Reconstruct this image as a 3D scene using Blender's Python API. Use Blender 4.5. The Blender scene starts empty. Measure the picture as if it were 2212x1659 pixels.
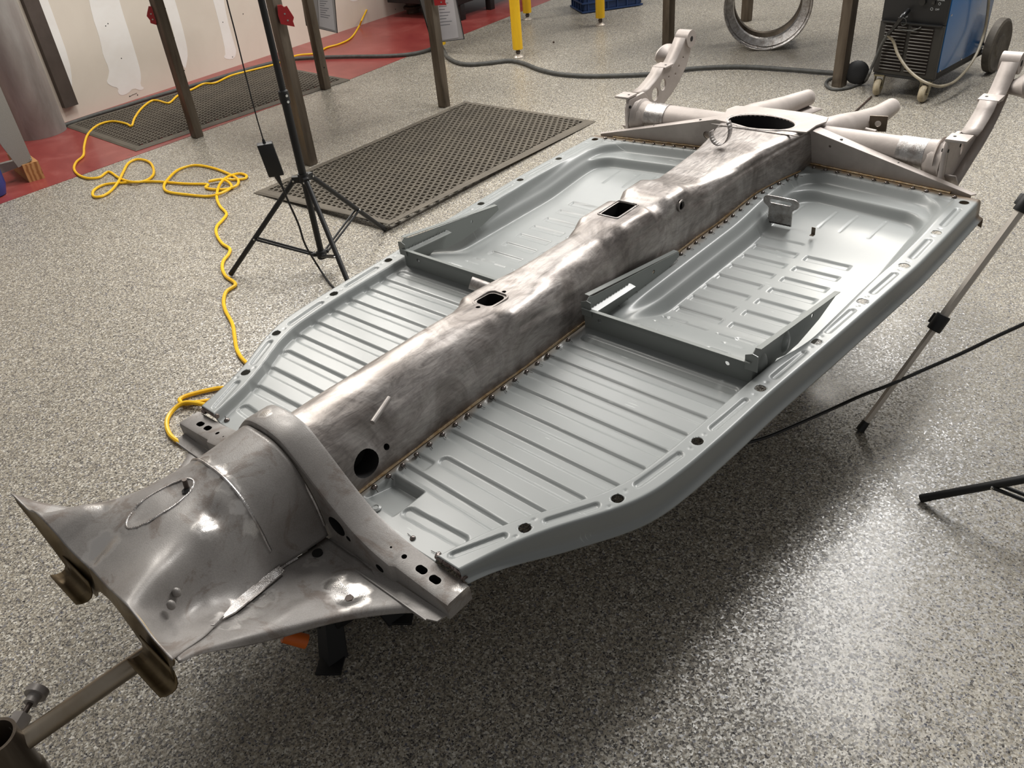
import bpy, bmesh, math, random
import numpy as np
from mathutils import Vector, Matrix
random.seed(4)
C = bpy.context.scene.collection
PI = math.pi
# ------------------------------------------------------------ camera
W = np.array([[0.99484, -0.05797, -0.0833], [-0.10148, -0.56824, -0.81658], [0.0, 0.82082, -0.57119]])
CAMH = 1.381
FPX = 1780.0
cam = bpy.data.cameras.new('camera')
cam.sensor_width = 36.0
cam.lens = FPX / 2212 * 36
cam.clip_start = 0.02
camo = bpy.data.objects.new('camera', cam)
C.objects.link(camo)
camo.matrix_world = Matrix([[W[0][i], -W[1][i], -W[2][i], (0, 0, CAMH)[i]] for i in range(3)] + [[0, 0, 0, 1]])
bpy.context.scene.camera = camo
# ------------------------------------------------------------ world, lights, exposure
sc = bpy.context.scene
sc.view_settings.view_transform = 'Standard'
sc.view_settings.look = 'None'
sc.view_settings.gamma = 1
sc.view_settings.use_curve_mapping = False
sc.view_settings.exposure = -0.10
wd = bpy.data.worlds.new('world')
sc.world = wd
wd.use_nodes = True
wd.node_tree.nodes['Background'].inputs[0].default_value = (0.92, 0.90, 0.88, 1)
wd.node_tree.nodes['Background'].inputs[1].default_value = 0.27


def area(name, loc, target, sx, sy, power, col):
    l = bpy.data.lights.new(name, 'AREA')
    l.shape = 'RECTANGLE'
    l.size, l.size_y = sx, sy
    l.energy = power
    l.color = col
    o = bpy.data.objects.new(name, l)
    C.objects.link(o)
    o.location = loc
    d = Vector(target) - Vector(loc)
    o.rotation_euler = d.to_track_quat('-Z', 'Y').to_euler()
    return o


area('ceiling_tube_light', (-1.1, 4.1, 3.0), (-0.1, 2.2, 0), 0.60, 2.6, 118, (1.0, 0.96, 0.90))
area('ceiling_tube_light', (2.1, 3.6, 3.0), (1.4, 2.2, 0), 0.60, 1.9, 112, (1.0, 0.985, 0.96))
area('ceiling_tube_light', (0.5, 5.8, 3.1), (0.5, 4.6, 0), 0.60, 2.4, 52, (1.0, 0.97, 0.93))
area('ceiling_tube_light', (-1.5, 7.2, 3.0), (-0.9, 6.0, 0), 0.35, 2.0, 100, (1.0, 0.97, 0.92))
area('ceiling_tube_light', (2.9, 6.4, 3.0), (2.2, 5.2, 0), 0.50, 2.2, 105, (1.0, 0.95, 0.87))

# ------------------------------------------------------------ helpers: measured floor / chassis frames
RW = np.array([[0.70809, -0.70529, -0.03436], [0.7056, 0.7086, -0.00403], [0.02719, -0.02139, 0.9994]])
TW = np.array([-0.3069, 1.3103, 0.3743])


def ray(px, py):
    return W.T @ np.array([(px - 1106) / FPX, (py - 829.5) / FPX, 1.0])


def fl(px, py, z=0.0):
    v = ray(px, py)
    s = (z - CAMH) / v[2]
    return Vector((v[0] * s, v[1] * s, z))


def vp(px, py, base, n=(0, 1)):
    """point of the vertical plane through base (normal n) on that line of sight"""
    v = ray(px, py)
    s = (base[0] * n[0] + base[1] * n[1]) / (v[0] * n[0] + v[1] * n[1])
    return Vector((v[0] * s, v[1] * s, CAMH + v[2] * s))


def c2w(p):
    return Vector(RW @ np.array(p, float) + TW)


# ------------------------------------------------------------ material helpers
def rgb(r, g, b):
    return tuple(((c / 255 + 0.055) / 1.055) ** 2.4 if c > 10 else c / 255 / 12.92 for c in (r, g, b)) + (1,)


def newmat(name, col, rough=0.5, metal=0.0, coat=0.0, spec=0.5):
    m = bpy.data.materials.new(name)
    m.use_nodes = True
    b = m.node_tree.nodes['Principled BSDF']
    b.inputs['Base Color'].default_value = col
    b.inputs['Roughness'].default_value = rough
    b.inputs['Metallic'].default_value = metal
    b.inputs['Specular IOR Level'].default_value = spec
    b.inputs['Coat Weight'].default_value = coat
    b.inputs['Coat Roughness'].default_value = 0.15
    return m


def nd(m, t, **k):
    n = m.node_tree.nodes.new(t)
    for a, v in k.items():
        setattr(n, a, v)
    return n


def lk(m, a, b):
    m.node_tree.links.new(a, b)


def ramp(m, fac, stops, interp='LINEAR'):
    r = nd(m, 'ShaderNodeValToRGB')
    r.color_ramp.interpolation = interp
    e = r.color_ramp.elements
    while len(e) < len(stops):
        e.new(0.5)
    for i, (p, c) in enumerate(stops):
        e[i].position = p
        e[i].color = c if len(c) == 4 else tuple(c) + (1,)
    lk(m, fac, r.inputs[0])
    return r.outputs[0]


def noise(m, scale, detail=4, rough=0.55, dist=0.0, stretch=None, coord='Object'):
    tc = nd(m, 'ShaderNodeTexCoord')
    mp = nd(m, 'ShaderNodeMapping')
    if stretch:
        mp.inputs['Scale'].default_value = stretch
    lk(m, tc.outputs[coord], mp.inputs[0])
    n = nd(m, 'ShaderNodeTexNoise')
    n.inputs['Scale'].default_value = scale
    n.inputs['Detail'].default_value = detail
    n.inputs['Roughness'].default_value = rough
    n.inputs['Distortion'].default_value = dist
    lk(m, mp.outputs[0], n.inputs[0])
    return n.outputs[0]


def mix(m, fac, a, b, mode='MIX'):
    n = nd(m, 'ShaderNodeMix', data_type='RGBA', blend_type=mode)
    for s, v in ((n.inputs[0], fac), (n.inputs[6], a), (n.inputs[7], b)):
        if hasattr(v, 'is_output'):
            lk(m, v, s)
        else:
            s.default_value = v
    return n.outputs[2]


def setin(m, name, out):
    lk(m, out, m.node_tree.nodes['Principled BSDF'].inputs[name])


def bump(m, out, dist=0.001, strength=0.5):
    b = nd(m, 'ShaderNodeBump')
    b.inputs['Strength'].default_value = strength
    b.inputs['Distance'].default_value = dist
    lk(m, out, b.inputs['Height'])
    setin(m, 'Normal', b.outputs[0])


def mottled(name, c1, c2, rough, metal, scale=9, r2=None, coat=0.0, bd=0.0, stretch=None, detail=5):
    m = newmat(name, c1, rough, metal, coat)
    n = noise(m, scale, detail, 0.62, 0.4, stretch)
    setin(m, 'Base Color', ramp(m, n, [(0.32, c1), (0.68, c2)]))
    if r2 is not None:
        n2 = noise(m, scale * 1.7, 4, 0.6, 0.6, stretch)
        setin(m, 'Roughness', ramp(m, n2, [(0.35, (rough,) * 3), (0.65, (r2,) * 3)]))
    if bd:
        bump(m, noise(m, scale * 14, 3), bd, 0.6)
    return m


M = {}
# brushed and ground bare steel of the tunnel
m = newmat('ground_steel', rgb(150, 144, 140), 0.34, 0.72)
big = noise(m, 7, 6, 0.62, 1.2)
fine = noise(m, 70, 5, 0.75, 2.2, (0.16, 1, 1))
c = ramp(m, big, [(0.28, rgb(112, 106, 103)), (0.45, rgb(152, 147, 144)), (0.6, rgb(182, 178, 176)), (0.75, rgb(140, 132, 128))])
c = mix(m, 0.5, c, ramp(m, fine, [(0.3, rgb(110, 104, 100)), (0.7, rgb(215, 211, 206))]), 'OVERLAY')
tc = nd(m, 'ShaderNodeTexCoord')
sx = nd(m, 'ShaderNodeSeparateXYZ')
lk(m, tc.outputs['Object'], sx.inputs[0])
zz = nd(m, 'ShaderNodeMath', operation='MULTIPLY_ADD')
lk(m, noise(m, 16, 5, 0.7), zz.inputs[0])
zz.inputs[1].default_value = 0.05
lk(m, sx.outputs[2], zz.inputs[2])
tint = ramp(m, zz.outputs[0], [(0.0, (0.75,) * 3), (0.034, (0, 0, 0))])
c = mix(m, tint, c, rgb(98, 80, 66))
setin(m, 'Base Color', c)
setin(m, 'Roughness', ramp(m, fine, [(0.3, (0.33,) * 3), (0.7, (0.55,) * 3)]))
bump(m, noise(m, 24, 3, 0.5, 0.8), 0.0015, 0.5)
M['ground'] = m
# blasted steel of the frame head, crossmember and rear
m = newmat('blasted_steel', rgb(150, 143, 137), 0.46, 0.18)
c = ramp(m, noise(m, 6, 5, 0.6, 0.5), [(0.3, rgb(152, 146, 141)), (0.5, rgb(170, 165, 161)), (0.75, rgb(178, 174, 170))])
sp = ramp(m, noise(m, 420, 2), [(0.4, rgb(120, 120, 120)), (0.6, rgb(136, 136, 136))])
stain = ramp(m, noise(m, 8, 7, 0.7, 1.4), [(0.52, (0, 0, 0)), (0.60, (0.65,) * 3)])
c = mix(m, stain, c, rgb(134, 120, 110))
c = mix(m, 0.6, c, sp, 'OVERLAY')
# ground-back bright spots around the welds and dents
tc = nd(m, 'ShaderNodeTexCoord')
wn_ = nd(m, 'ShaderNodeTexNoise')
wn_.inputs['Scale'].default_value = 45
lk(m, tc.outputs['Object'], wn_.inputs[0])
wc = mix(m, 0.035, tc.outputs['Object'], wn_.outputs[1], 'ADD')
tot = None
for pt, rad in (((-.372, -.085, .115), .022), ((-.262, -.262, -.045), .034), ((-.262, -.225, -.045), .022), ((-.455, .10, .12), .024), ((-.43, .12, .115), .022),
                ((-.30, -.02, .138), .016), ((-.30, -.055, .132), .016), ((-.30, .03, .138), .018), ((-.31, -.085, .10), .016), ((-.312, -.10, .07), .016), ((-.50, .02, .11), .03),
                ((-.36, -.165, -.008), .022), ((-.40, -.185, .008), .022), ((-.43, -.20, .03), .02), ((-.16, .03, .155), .012), ((-.135, -.418, -.02), .018), ((-.25, -.145, -.04), .012)):
    vd = nd(m, 'ShaderNodeVectorMath', operation='DISTANCE')
    lk(m, wc, vd.inputs[0])
    vd.inputs[1].default_value = (pt[0] + .0175, pt[1] + .0175, pt[2] + .0175)
    q = ramp(m, vd.outputs['Value'], [(rad * .75, (1, 1, 1)), (rad * 1.15, (0, 0, 0))])
    tot = q if tot is None else mix(m, 1.0, tot, q, 'LIGHTEN')
setin(m, 'Base Color', mix(m, tot, c, rgb(206, 202, 198)))
n2 = noise(m, 11, 5, 0.65, 1.0)
setin(m, 'Roughness', mix(m, tot, ramp(m, n2, [(0.42, (0.50,) * 3), (0.68, (0.32,) * 3)]), (0.24, 0.24, 0.24, 1)))
setin(m, 'Metallic', mix(m, tot, (0.15, 0.15, 0.15, 1), (0.9, 0.9, 0.9, 1)))
bump(m, noise(m, 500, 2), 0.0004, 0.5)
M['blast'] = m
# pale blasted castings
M['cast'] = mottled('blasted_casting', rgb(182, 173, 167), rgb(162, 153, 147), 0.55, 0.25, 10, None, 0, 0.0004)
M['cast_dark'] = mottled('brown_steel', rgb(96, 82, 62), rgb(132, 116, 88), 0.38, 0.85, 12, 0.5)
M['shiny'] = mottled('polished_weld_steel', rgb(205, 203, 202), rgb(150, 143, 138), 0.24, 1.0, 40, 0.4, 0, 0.0012)
M['bead'] = mottled('brazed_bead', rgb(170, 138, 96), rgb(206, 188, 160), 0.28, 1.0, 60, 0.4, 0, 0.001)
M['burnt'] = mottled('heat_blued_bead', rgb(92, 78, 74), rgb(160, 150, 146), 0.3, 1.0, 90, 0.4)
M['spot'] = newmat('weld_spot', rgb(120, 112, 108), 0.25, 1.0)
M['soot'] = newmat('weld_wire', rgb(40, 36, 34), 0.5, 0.4)
# grey electro-coated primer
m = newmat('grey_primer', rgb(147, 152, 149), 0.44, 0.0, 0.24)
m.node_tree.nodes['Principled BSDF'].inputs['Coat Roughness'].default_value = 0.22
c = ramp(m, noise(m, 3, 4), [(0.35, rgb(134, 138, 137)), (0.65, rgb(143, 146, 145))])
tc = nd(m, 'ShaderNodeTexCoord')
sx = nd(m, 'ShaderNodeSeparateXYZ')
lk(m, tc.outputs['Object'], sx.inputs[0])
ab = nd(m, 'ShaderNodeMath', operation='ABSOLUTE')
lk(m, sx.outputs[1], ab.inputs[0])
ad = nd(m, 'ShaderNodeMath', operation='MULTIPLY_ADD')
lk(m, noise(m, 22, 4), ad.inputs[0])
ad.inputs[1].default_value = 0.03
lk(m, ab.outputs[0], ad.inputs[2])
burn = ramp(m, ad.outputs[0], [(0.102, (1, 1, 1)), (0.128, (0, 0, 0))])
ad2 = nd(m, 'ShaderNodeMath', operation='MULTIPLY_ADD')      # rear seam, which is slanted
lk(m, ab.outputs[0], ad2.inputs[0])
ad2.inputs[1].default_value = 0.105
lk(m, sx.outputs[0], ad2.inputs[2])
ad3 = nd(m, 'ShaderNodeMath', operation='MULTIPLY_ADD')
lk(m, noise(m, 26, 4), ad3.inputs[0])
ad3.inputs[1].default_value = -0.03
lk(m, ad2.outputs[0], ad3.inputs[2])
dv = nd(m, 'ShaderNodeMath', operation='SUBTRACT')
lk(m, ad3.outputs[0], dv.inputs[0])
dv.inputs[1].default_value = 1.0
burn2 = ramp(m, dv.outputs[0], [(0.630, (0, 0, 0)), (0.648, (1, 1, 1))])
bb = mix(m, 1.0, burn, burn2, 'LIGHTEN')
c = mix(m, bb, c, rgb(112, 96, 78))
# fine scratches
sc1 = noise(m, 5, 1, 0.5, 0, (60, 3, 1))
msk = noise(m, 9, 2)
mm = nd(m, 'ShaderNodeMath', operation='MULTIPLY')
lk(m, ramp(m, sc1, [(0.70, (0, 0, 0)), (0.72, (1, 1, 1))]), mm.inputs[0])
lk(m, ramp(m, msk, [(0.62, (0, 0, 0)), (0.66, (0.7, 0.7, 0.7))]), mm.inputs[1])
c = mix(m, mm.outputs[0], c, rgb(205, 208, 206))
setin(m, 'Base Color', c)
M['primer'] = m
M['primer_dark'] = newmat('grey_primer_bracket', rgb(124, 128, 125), 0.42, 0.0, 0.3)
M['black'] = newmat('matt_black', rgb(22, 22, 23), 0.55)
M['blackgloss'] = newmat('gloss_black', rgb(18, 18, 19), 0.28, 0, 0.3)
M['inside'] = newmat('dark_interior', rgb(16, 14, 13), 0.8)
M['yellow'] = mottled('yellow_cord_jacket', rgb(242, 194, 30), rgb(230, 178, 22), 0.42, 0, 20)
M['yellowp'] = mottled('yellow_paint', rgb(232, 186, 20), rgb(206, 158, 18), 0.45, 0, 14, None, 0.1, 0, (1, 1, 0.2))
M['hose'] = mottled('grey_rubber_hose', rgb(62, 62, 60), rgb(82, 82, 79), 0.6, 0, 30)
M['mill'] = mottled('mill_scale_steel', rgb(84, 74, 64), rgb(122, 112, 100), 0.42, 0.75, 6, 0.55, 0, 0, (3, 3, 0.4))
M['milldark'] = mottled('dark_channel_steel', rgb(82, 73, 68), rgb(98, 88, 82), 0.5, 0.5, 6)
M['galv'] = mottled('weathered_galvanised', rgb(168, 164, 160), rgb(134, 126, 122), 0.42, 0.4, 7, 0.55, 0, 0, (1, 1, 0.3))
M['alu'] = mottled('brushed_aluminium', rgb(206, 198, 188), rgb(190, 183, 174), 0.34, 0.45, 20)
M['rubber'] = mottled('mat_rubber', rgb(98, 91, 80), rgb(84, 78, 69), 0.75, 0, 8)
M['blue'] = newmat('blue_enamel', rgb(44, 104, 164), 0.2, 0, 0.6)
M['bluecrate'] = newmat('blue_plastic', rgb(32, 56, 98), 0.5)
M['wheelrub'] = mottled('scuffed_rubber', rgb(92, 86, 76), rgb(66, 60, 54), 0.65, 0, 30)
M['castor'] = mottled('yellowed_nylon', rgb(170, 158, 134), rgb(140, 128, 104), 0.5, 0, 50)
M['zinc'] = mottled('zinc_bracket', rgb(160, 150, 122), rgb(138, 130, 104), 0.35, 0.8, 20)
M['chrome'] = newmat('bright_screw', rgb(210, 210, 208), 0.2, 1)
M['orange'] = newmat('orange_grip', rgb(206, 98, 18), 0.5)
M['red'] = newmat('red_enamel', rgb(150, 24, 30), 0.4, 0, 0.2)
M['paper'] = newmat('printed_paper', rgb(190, 186, 188), 0.6)
M['ink'] = newmat('print_ink', rgb(110, 110, 116), 0.6)
M['plexi'] = newmat('clear_sleeve', rgb(160, 156, 156), 0.12, 0, 0.6)
M['white'] = newmat('white_print', rgb(170, 172, 172), 0.5)
M['cabinet'] = mottled('grey_cabinet_paint', rgb(150, 146, 140), rgb(143, 139, 133), 0.5, 0, 200)
M['rust'] = mottled('rusty_iron', rgb(92, 76, 68), rgb(70, 60, 54), 0.6, 0.5, 30)
m = newmat('sawn_timber', rgb(176, 128, 78), 0.7)
wv = nd(m, 'ShaderNodeTexWave', wave_type='RINGS')
wv.inputs['Scale'].default_value = 22
wv.inputs['Distortion'].default_value = 4
tc = nd(m, 'ShaderNodeTexCoord')
lk(m, tc.outputs['Object'], wv.inputs[0])
setin(m, 'Base Color', ramp(m, wv.outputs[0], [(0.2, rgb(150, 100, 54)), (0.8, rgb(192, 146, 94))]))
M['wood'] = m
# flake epoxy floor
m = newmat('flake_epoxy_floor', rgb(160, 154, 142), 0.33, 0, 0.15, 0.5)
tc = nd(m, 'ShaderNodeTexCoord')
nz = nd(m, 'ShaderNodeTexNoise')
nz.inputs['Scale'].default_value = 90
lk(m, tc.outputs['Object'], nz.inputs[0])
wm = mix(m, 0.006, tc.outputs['Object'], nz.outputs[1], 'ADD')


def vor(scale, feat='F1'):
    v = nd(m, 'ShaderNodeTexVoronoi', feature=feat)
    v.inputs['Scale'].default_value = scale
    lk(m, wm, v.inputs['Vector'])
    s = nd(m, 'ShaderNodeSeparateColor')
    lk(m, v.outputs['Color'], s.inputs[0])
    return v, s


v1, s1 = vor(250)
v2, s2 = vor(420)
v3, s3 = vor(330)
pal = [(0.0, rgb(40, 40, 46)), (0.08, rgb(88, 86, 90)), (0.17, rgb(112, 107, 98)), (0.36, rgb(144, 135, 119)),
       (0.54, rgb(166, 158, 142)), (0.72, rgb(184, 178, 164)), (0.88, rgb(222, 218, 208)), (0.97, rgb(94, 98, 116))]
pal2 = [(0.0, rgb(52, 50, 50)), (0.12, rgb(126, 120, 110)), (0.45, rgb(154, 147, 134)), (0.8, rgb(198, 193, 183))]
ca = ramp(m, s1.outputs[0], pal, 'CONSTANT')
cb = ramp(m, s2.outputs[1], pal2, 'CONSTANT')
big = ramp(m, noise(m, 1.3, 4), [(0.3, (0.92, 0.92, 0.92)), (0.7, (1.05, 1.05, 1.05))])
sd3 = nd(m, 'ShaderNodeMath', operation='MULTIPLY')
lk(m, ramp(m, s3.outputs[0], [(0.82, (0, 0, 0)), (0.84, (1, 1, 1))]), sd3.inputs[0])
lk(m, ramp(m, v3.outputs['Distance'], [(0.38, (1, 1, 1)), (0.50, (0, 0, 0))]), sd3.inputs[1])
cc = mix(m, sd3.outputs[0], mix(m, 0.38, ca, cb), rgb(46, 44, 46))
setin(m, 'Base Color', mix(m, 1.0, cc, big, 'MULTIPLY'))
setin(m, 'Roughness', ramp(m, s1.outputs[1], [(0.0, (0.22,) * 3), (1.0, (0.46,) * 3)]))
# every flake lies at its own small tilt under the clear coat
geo = nd(m, 'ShaderNodeNewGeometry')
sb = nd(m, 'ShaderNodeVectorMath', operation='SUBTRACT')
lk(m, v1.outputs['Color'], sb.inputs[0])
sb.inputs[1].default_value = (0.5, 0.5, 0.5)
scl = nd(m, 'ShaderNodeVectorMath', operation='SCALE')
lk(m, sb.outputs[0], scl.inputs[0])
scl.inputs['Scale'].default_value = 0.26
adn = nd(m, 'ShaderNodeVectorMath', operation='ADD')
lk(m, geo.outputs['Normal'], adn.inputs[0])
lk(m, scl.outputs[0], adn.inputs[1])
nrm = nd(m, 'ShaderNodeVectorMath', operation='NORMALIZE')
lk(m, adn.outputs[0], nrm.inputs[0])
setin(m, 'Normal', nrm.outputs[0])
M['floor'] = m
m = newmat('red_floor_paint', rgb(138, 66, 64), 0.34, 0, 0.2)
n1 = noise(m, 3.5, 7, 0.65, 0.6)
c = ramp(m, n1, [(0.3, rgb(126, 46, 46)), (0.55, rgb(144, 64, 60)), (0.78, rgb(164, 94, 88))])
n3 = noise(m, 14, 8, 0.75, 1.2)
c = mix(m, ramp(m, n3, [(0.63, (0, 0, 0)), (0.74, (0.6, 0.6, 0.6))]), c, rgb(190, 150, 142))
n4 = noise(m, 5, 3, 0.5)
c = mix(m, ramp(m, n4, [(0.70, (0, 0, 0)), (0.73, (0.7, 0.7, 0.7))]), c, rgb(84, 44, 44))
setin(m, 'Base Color', c)
M['redfloor'] = m
m = mottled('bare_drywall', rgb(214, 205, 192), rgb(222, 214, 201), 0.85, 0, 2.2)
M['wall'] = m
M['mud'] = mottled('joint_compound', rgb(240, 239, 236), rgb(234, 231, 226), 0.8, 0, 6)


# ------------------------------------------------------------ object helpers
def link(o, parent=None):
    C.objects.link(o)
    if parent:
        o.parent = parent
    return o


def meshobj(name, verts, faces, mat, parent=None, smooth=True, angle=40):
    me = bpy.data.meshes.new(name)
    me.from_pydata([tuple(v) for v in verts], [], [tuple(f) for f in faces])
    me.materials.append(mat)
    if smooth:
        me.shade_smooth()
        if angle:
            me.set_sharp_from_angle(angle=math.radians(angle))
    return link(bpy.data.objects.new(name, me), parent)


def bmobj(name, bm, mat, parent=None, smooth=True, angle=40, bevel=0.0):
    if bevel:
        ed = [e for e in bm.edges if len(e.link_faces) == 2 and e.calc_face_angle(0) > 0.6]
        bmesh.ops.bevel(bm, geom=ed, offset=bevel, segments=2, affect='EDGES', profile=0.5, clamp_overlap=True)
    bmesh.ops.recalc_face_normals(bm, faces=bm.faces)
    me = bpy.data.meshes.new(name)
    bm.to_mesh(me)
    bm.free()
    for x in (mat if isinstance(mat, list) else [mat]):
        me.materials.append(x)
    if smooth:
        me.shade_smooth()
        me.set_sharp_from_angle(angle=math.radians(angle))
    return link(bpy.data.objects.new(name, me), parent)


def empty(name, loc, rz=0, parent=None):
    o = bpy.data.objects.new(name, None)
    o.empty_display_size = 0.05
    o.location = loc
    o.rotation_euler = (0, 0, rz)
    return link(o, parent)


def tag(o, label, cat=None, group=None, kind=None):
    if label:
        o['label'] = label
    if cat:
        o['category'] = cat
    if group:
        o['group'] = group
    if kind:
        o['kind'] = kind
    return o


def frame(d, up=(0, 0, 1)):
    d = Vector(d).normalized()
    u = Vector(up)
    if abs(d.dot(u)) > 0.98:
        u = Vector((1, 0, 0))
    a = u.cross(d).normalized()
    return a, d.cross(a), d


def box(bm, c, s, rot=None):
    R = (rot or Matrix.Identity(3)).to_4x4()
    r = bmesh.ops.create_cube(bm, size=1.0, matrix=Matrix.Translation(c) @ R @ Matrix.Diagonal((*s, 1)))
    return r['verts']


def cyl(bm, a, b, r, r2=None, n=16, caps=True):
    a, b = Vector(a), Vector(b)
    u, v, d = frame(b - a)
    r2 = r if r2 is None else r2
    A = [bm.verts.new(a + (u * math.cos(2 * PI * i / n) + v * math.sin(2 * PI * i / n)) * r) for i in range(n)]
    B = [bm.verts.new(b + (u * math.cos(2 * PI * i / n) + v * math.sin(2 * PI * i / n)) * r2) for i in range(n)]
    for i in range(n):
        bm.faces.new((A[i], A[(i + 1) % n], B[(i + 1) % n], B[i]))
    if caps:
        bm.faces.new(A[::-1])
        bm.faces.new(B)


def pipe_end(bm, a, b, r, t=0.003, n=16):
    """open-ended pipe with wall"""
    a, b = Vector(a), Vector(b)
    u, v, d = frame(b - a)
    rings = []
    for (p, rr) in ((a, r), (b, r), (b, r - t), (a, r - t)):
        rings.append([bm.verts.new(p + (u * math.cos(2 * PI * i / n) + v * math.sin(2 * PI * i / n)) * rr) for i in range(n)])
    for k in range(4):
        A, B = rings[k], rings[(k + 1) % 4]
        for i in range(n):
            bm.faces.new((A[i], A[(i + 1) % n], B[(i + 1) % n], B[i]))


def catmull(pts, k=6):
    P = [Vector(p) for p in pts]
    if len(P) < 3:
        return P
    P = [P[0] * 2 - P[1]] + P + [P[-1] * 2 - P[-2]]
    out = []
    for i in range(1, len(P) - 2):
        a, b, c, d = P[i - 1:i + 3]
        for j in range(k):
            t = j / k
            out.append(0.5 * ((2 * b) + (c - a) * t + (2 * a - 5 * b + 4 * c - d) * t * t + (3 * b - a - 3 * c + d) * t ** 3))
    out.append(P[-2])
    return out


def sweep(bm, pts, r, n=8, caps=True):
    """tube along pts; r number or list"""
    P = [Vector(p) for p in pts]
    rings = []
    t0 = (P[1] - P[0]).normalized()
    u, v, _ = frame(t0)
    for i, p in enumerate(P):
        t = (P[min(i + 1, len(P) - 1)] - P[max(i - 1, 0)])
        if t.length < 1e-9:
            t = t0
        t.normalize()
        u = (u - t * u.dot(t))
        if u.length < 1e-6:
            u, _, _ = frame(t)
        u.normalize()
        v = t.cross(u)
        rr = r[i] if isinstance(r, (list, tuple)) else r
        rings.append([bm.verts.new(p + (u * math.cos(2 * PI * j / n) + v * math.sin(2 * PI * j / n)) * rr) for j in range(n)])
    for A, B in zip(rings, rings[1:]):
        for j in range(n):
            bm.faces.new((A[j], A[(j + 1) % n], B[(j + 1) % n], B[j]))
    if caps:
        bm.faces.new(rings[0][::-1])
        bm.faces.new(rings[-1])


def tubeobj(name, pts, r, mat, parent=None, n=8, k=6):
    bm = bmesh.new()
    sweep(bm, catmull(pts, k) if k else pts, r, n)
    return bmobj(name, bm, mat, parent)


def lathe(bm, prof, M4=None, n=32, close=False):
    """prof: (r, z); axis local z"""
    M4 = M4 or Matrix.Identity(4)
    rings = [[bm.verts.new(M4 @ Vector((r * math.cos(2 * PI * i / n), r * math.sin(2 * PI * i / n), z))) for i in range(n)] for r, z in prof]
    prs = list(zip(rings, rings[1:])) + ([(rings[-1], rings[0])] if close else [])
    for A, B in prs:
        for i in range(n):
            bm.faces.new((A[i], A[(i + 1) % n], B[(i + 1) % n], B[i]))
    if not close:
        for R, f in ((rings[0], 1), (rings[-1], 0)):
            bm.faces.new(R[::-1] if f else R)


def axmat(o, d, up=(0, 0, 1)):
    u, v, w = frame(d, up)
    m4 = Matrix((u, v, w)).transposed().to_4x4()
    m4.translation = Vector(o)
    return m4


def prism(bm, pts, d):
    """closed polygon pts (3D) extruded by vector d"""
    A = [bm.verts.new(Vector(p)) for p in pts]
    B = [bm.verts.new(Vector(p) + Vector(d)) for p in pts]
    n = len(A)
    bm.faces.new(A[::-1])
    bm.faces.new(B)
    for i in range(n):
        bm.faces.new((A[i], A[(i + 1) % n], B[(i + 1) % n], B[i]))


def plate(name, outlines, thick, M4, mat, parent=None, bevel=0.0):
    """flat plate with holes: outlines are 2D closed loops, first is the outer one"""
    cu = bpy.data.curves.new(name, 'CURVE')
    cu.dimensions = '2D'
    cu.fill_mode = 'BOTH'
    cu.extrude = thick / 2 - bevel
    cu.bevel_depth = bevel
    cu.bevel_resolution = 1
    for lp in outlines:
        s = cu.splines.new('POLY')
        s.points.add(len(lp) - 1)
        for i, (x, y) in enumerate(lp):
            s.points[i].co = (x, y, 0, 1)
        s.use_cyclic_u = True
    t = bpy.data.objects.new('tmp', cu)
    C.objects.link(t)
    dg = bpy.context.evaluated_depsgraph_get()
    me = bpy.data.meshes.new_from_object(t.evaluated_get(dg))
    bpy.data.objects.remove(t)
    me.transform(M4)
    me.materials.clear()
    me.materials.append(mat)
    me.shade_smooth()
    me.set_sharp_from_angle(angle=math.radians(35))
    return link(bpy.data.objects.new(name, me), parent)


def circ(x, y, r, n=20, ry=None):
    return [(x + r * math.cos(2 * PI * i / n), y + (ry or r) * math.sin(2 * PI * i / n)) for i in range(n)]


def boolcut(o, cutters):
    """cut a list of bmesh-built tools from o and apply"""
    bm = bmesh.new()
    for f in cutters:
        f(bm)
    bmesh.ops.recalc_face_normals(bm, faces=bm.faces)
    me = bpy.data.meshes.new('cut')
    bm.to_mesh(me)
    bm.free()
    me.materials.append(M['inside'])
    t = bpy.data.objects.new('cut', me)
    C.objects.link(t)
    par = o.parent
    o.parent = None
    md = o.modifiers.new('b', 'BOOLEAN')
    md.operation = 'DIFFERENCE'
    md.solver = 'EXACT'
    md.object = t
    md.use_self = True
    md.material_mode = 'TRANSFER'
    dg = bpy.context.evaluated_depsgraph_get()
    new = bpy.data.meshes.new_from_object(o.evaluated_get(dg))
    o.modifiers.clear()
    new.name = o.data.name
    o.data = new
    o.parent = par
    bpy.data.objects.remove(t)
    new.set_sharp_from_angle(angle=math.radians(40))
    return o


def copy_tree(o, parent=None):
    c = o.copy()
    C.objects.link(c)
    if parent:
        c.parent = parent
    for ch in o.children:
        copy_tree(ch, c)
    return c


def ss(x, a, b):
    t = np.clip((x - a) / (b - a), 0, 1)
    return t * t * (3 - 2 * t)
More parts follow.
